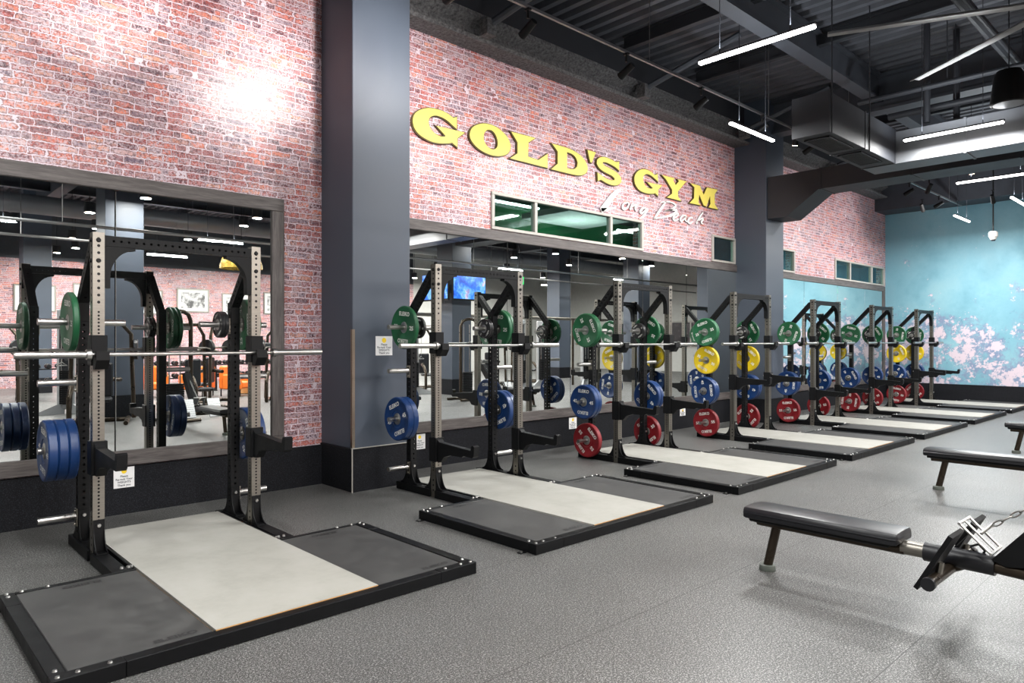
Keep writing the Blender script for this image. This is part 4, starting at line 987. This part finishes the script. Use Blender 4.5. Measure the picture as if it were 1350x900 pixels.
for i, (x, y, a) in enumerate(((6.2, -6.9, .3), (7.2, -6.5, 2.4), (8.15, -5.9, -.6), (9.5, -5.3, .8))):
    o = ch0 if i == 0 else dup(ch0); o.location = (x, y, 0); o.rotation_euler.z = a
    tag(o, ['orange armchair reflected beside the black plates of the first rack', 'orange armchair reflected left of the timber stump', 'orange armchair reflected just right of the first rack post', 'orange armchair reflected at the frame edge of the left mirror'][i], 'armchair', 'orange armchairs')
tag(MB().lathe([(0, 0), (.24, 0), (.26, .02), (.24, .2), (.26, .40), (.245, .42), (0, .42)], n=24).build('stump_table', 'stump', loc=(8.75, -6.6, 0)), 'round pale timber stump table between the reflected orange armchairs', 'table')
def make_pic():
    r = empty('picture_frame', (0, 0, 0)); m = MB()
    for a in ((-.6, .6, -.45, -.41), (-.6, .6, .41, .45), (-.6, -.56, -.41, .41), (.56, .6, -.41, .41)): m.box(a[0], a[1], 0, .03, a[2], a[3])
    m.build('frame', 'stain', r); mb_ = bx(-.56, .56, .004, .010, -.41, .41).build('mat_board', 'paper', r); bx(-.44, .44, .0105, .014, -.30, .30).build('print', 'photo', mb_); return r
pc0 = make_pic()
for i, x in enumerate((4.6, 6.3, 8.0, 9.7, 11.4, 13.1, 14.8, 16.5, 18.2)):
    o = pc0 if i == 0 else dup(pc0); o.location = (x, -13.995, 3.0 + .12 * (i % 2))
    tag(o, 'framed black and white photograph number %s along the reflected brick back wall' % ['one', 'two', 'three', 'four', 'five', 'six', 'seven', 'eight', 'nine'][i], 'picture', 'framed photographs')
r0 = None
for i, (x, y, a, lab) in enumerate(((13.12, -1.55, 0, 'wall television with blue picture facing the long mirror'), (12.42, -2.25, math.pi / 2, 'wall television with blue picture on the side of the same column'))):
    if r0 is None:
        o = r0 = empty('television', (0, 0, 0)); bz_ = bx(-.62, .62, -.04, .02, -.39, .39, ch=.01).build('bezel', 'blkhole', o); bx(-.595, .595, .0205, .024, -.345, .37).build('screen', 'tv', bz_); bx(-.15, .15, -.28, -.041, -.12, .12).build('wall_bracket', 'blk', o)
    else: o = dup(r0)
    o.location = (x, y, 3.12); o.rotation_euler.z = a; tag(o, lab, 'television', 'televisions')
e = MB().box(-.18, .18, -.02, .02, -.11, .11, ch=.005); put_text(e, 'EXIT', .16, lambda x, y: (-x, .0215, y), 1, .003); e.cyl((0, 0, .11), (0, 0, 2.8), .008, 2, 6)
tag(e.build('exit_sign', ['exit', 'white', 'blkhole'], loc=(14.5, -.9, 3.36)), 'glowing green EXIT sign hanging from the ceiling, seen in the long mirror', 'sign')
for i, (x, y, z) in enumerate(((8.2, -5.8, 3.62), (10.1, -5.4, 3.35))):
    r = empty('pendant_lamp', (x, y, z))
    MB().lathe([(.58, 0), (.57, .12), (.51, .29), (.37, .44), (.16, .53), (.03, .55), (.03, .6), (0, .6)], n=32).lathe([(.57, .004), (.5, .27), (.36, .42), (.14, .51), (0, .515)], n=32).build('dome_shade', 'brass', r)
    MB().lathe([(0, .16), (.05, .18), (.06, .23), (.03, .3), (0, .3)], n=16).build('bulb', 'warm', r); MB().cyl((0, 0, .6), (0, 0, 6.15 - z), .008, n=6).build('cord', 'blkhole', r)
    tag(r, ['large brass dome lamp reflected behind the top of the first rack', 'large brass dome lamp reflected at the right frame of the left mirror'][i], 'lamp', 'brass dome lamps')
# windows in the far white walls (seen in the long mirror)
for i, (x, y) in enumerate(((30.97, -1.5), (30.97, -5.5), (30.97, -9.5))):
    o = MB().box(0, .03, -1.5, 1.5, 0, .08).box(0, .03, -1.5, 1.5, 1.3, 1.38).box(0, .03, -1.5, -1.42, .08, 1.3).box(0, .03, 1.42, 1.5, .08, 1.3).box(0, .03, -.04, .04, .08, 1.3).build('window_%d' % (i + 4), 'alu', loc=(x, y, 1.2)); struct(o)
    bx(.012, .02, -1.42, 1.42, .08, 1.3).build('pane', 'smoke', o)

# ---------------------------------------------------------------- camera and view
cam = bpy.data.cameras.new('camera'); co = bpy.data.objects.new('camera', cam); COL.objects.link(co)
co.location = (0, 0, CH); co.rotation_euler = (math.pi / 2, 0, TH - math.pi / 2)
cam.sensor_fit = 'HORIZONTAL'; cam.sensor_width = 36; cam.lens = F / 1350 * 36; cam.shift_y = -1 / 1350; cam.clip_start = .05; cam.clip_end = 200
sc.camera = co
wd = bpy.data.worlds.new('world'); sc.world = wd; wd.use_nodes = True
wd.node_tree.nodes['Background'].inputs[0].default_value = (.5, .53, .56, 1); wd.node_tree.nodes['Background'].inputs[1].default_value = .3
vs_ = sc.view_settings; vs_.view_transform = 'Standard'; vs_.look = 'None'; vs_.gamma = 1; vs_.use_curve_mapping = False; vs_.exposure = 0.0
cy = sc.cycles; cy.max_bounces = 7; cy.diffuse_bounces = 3; cy.glossy_bounces = 5; cy.transmission_bounces = 4; cy.transparent_max_bounces = 8
cy.caustics_reflective = False; cy.caustics_refractive = False; cy.use_denoising = True; cy.sample_clamp_indirect = 6.0
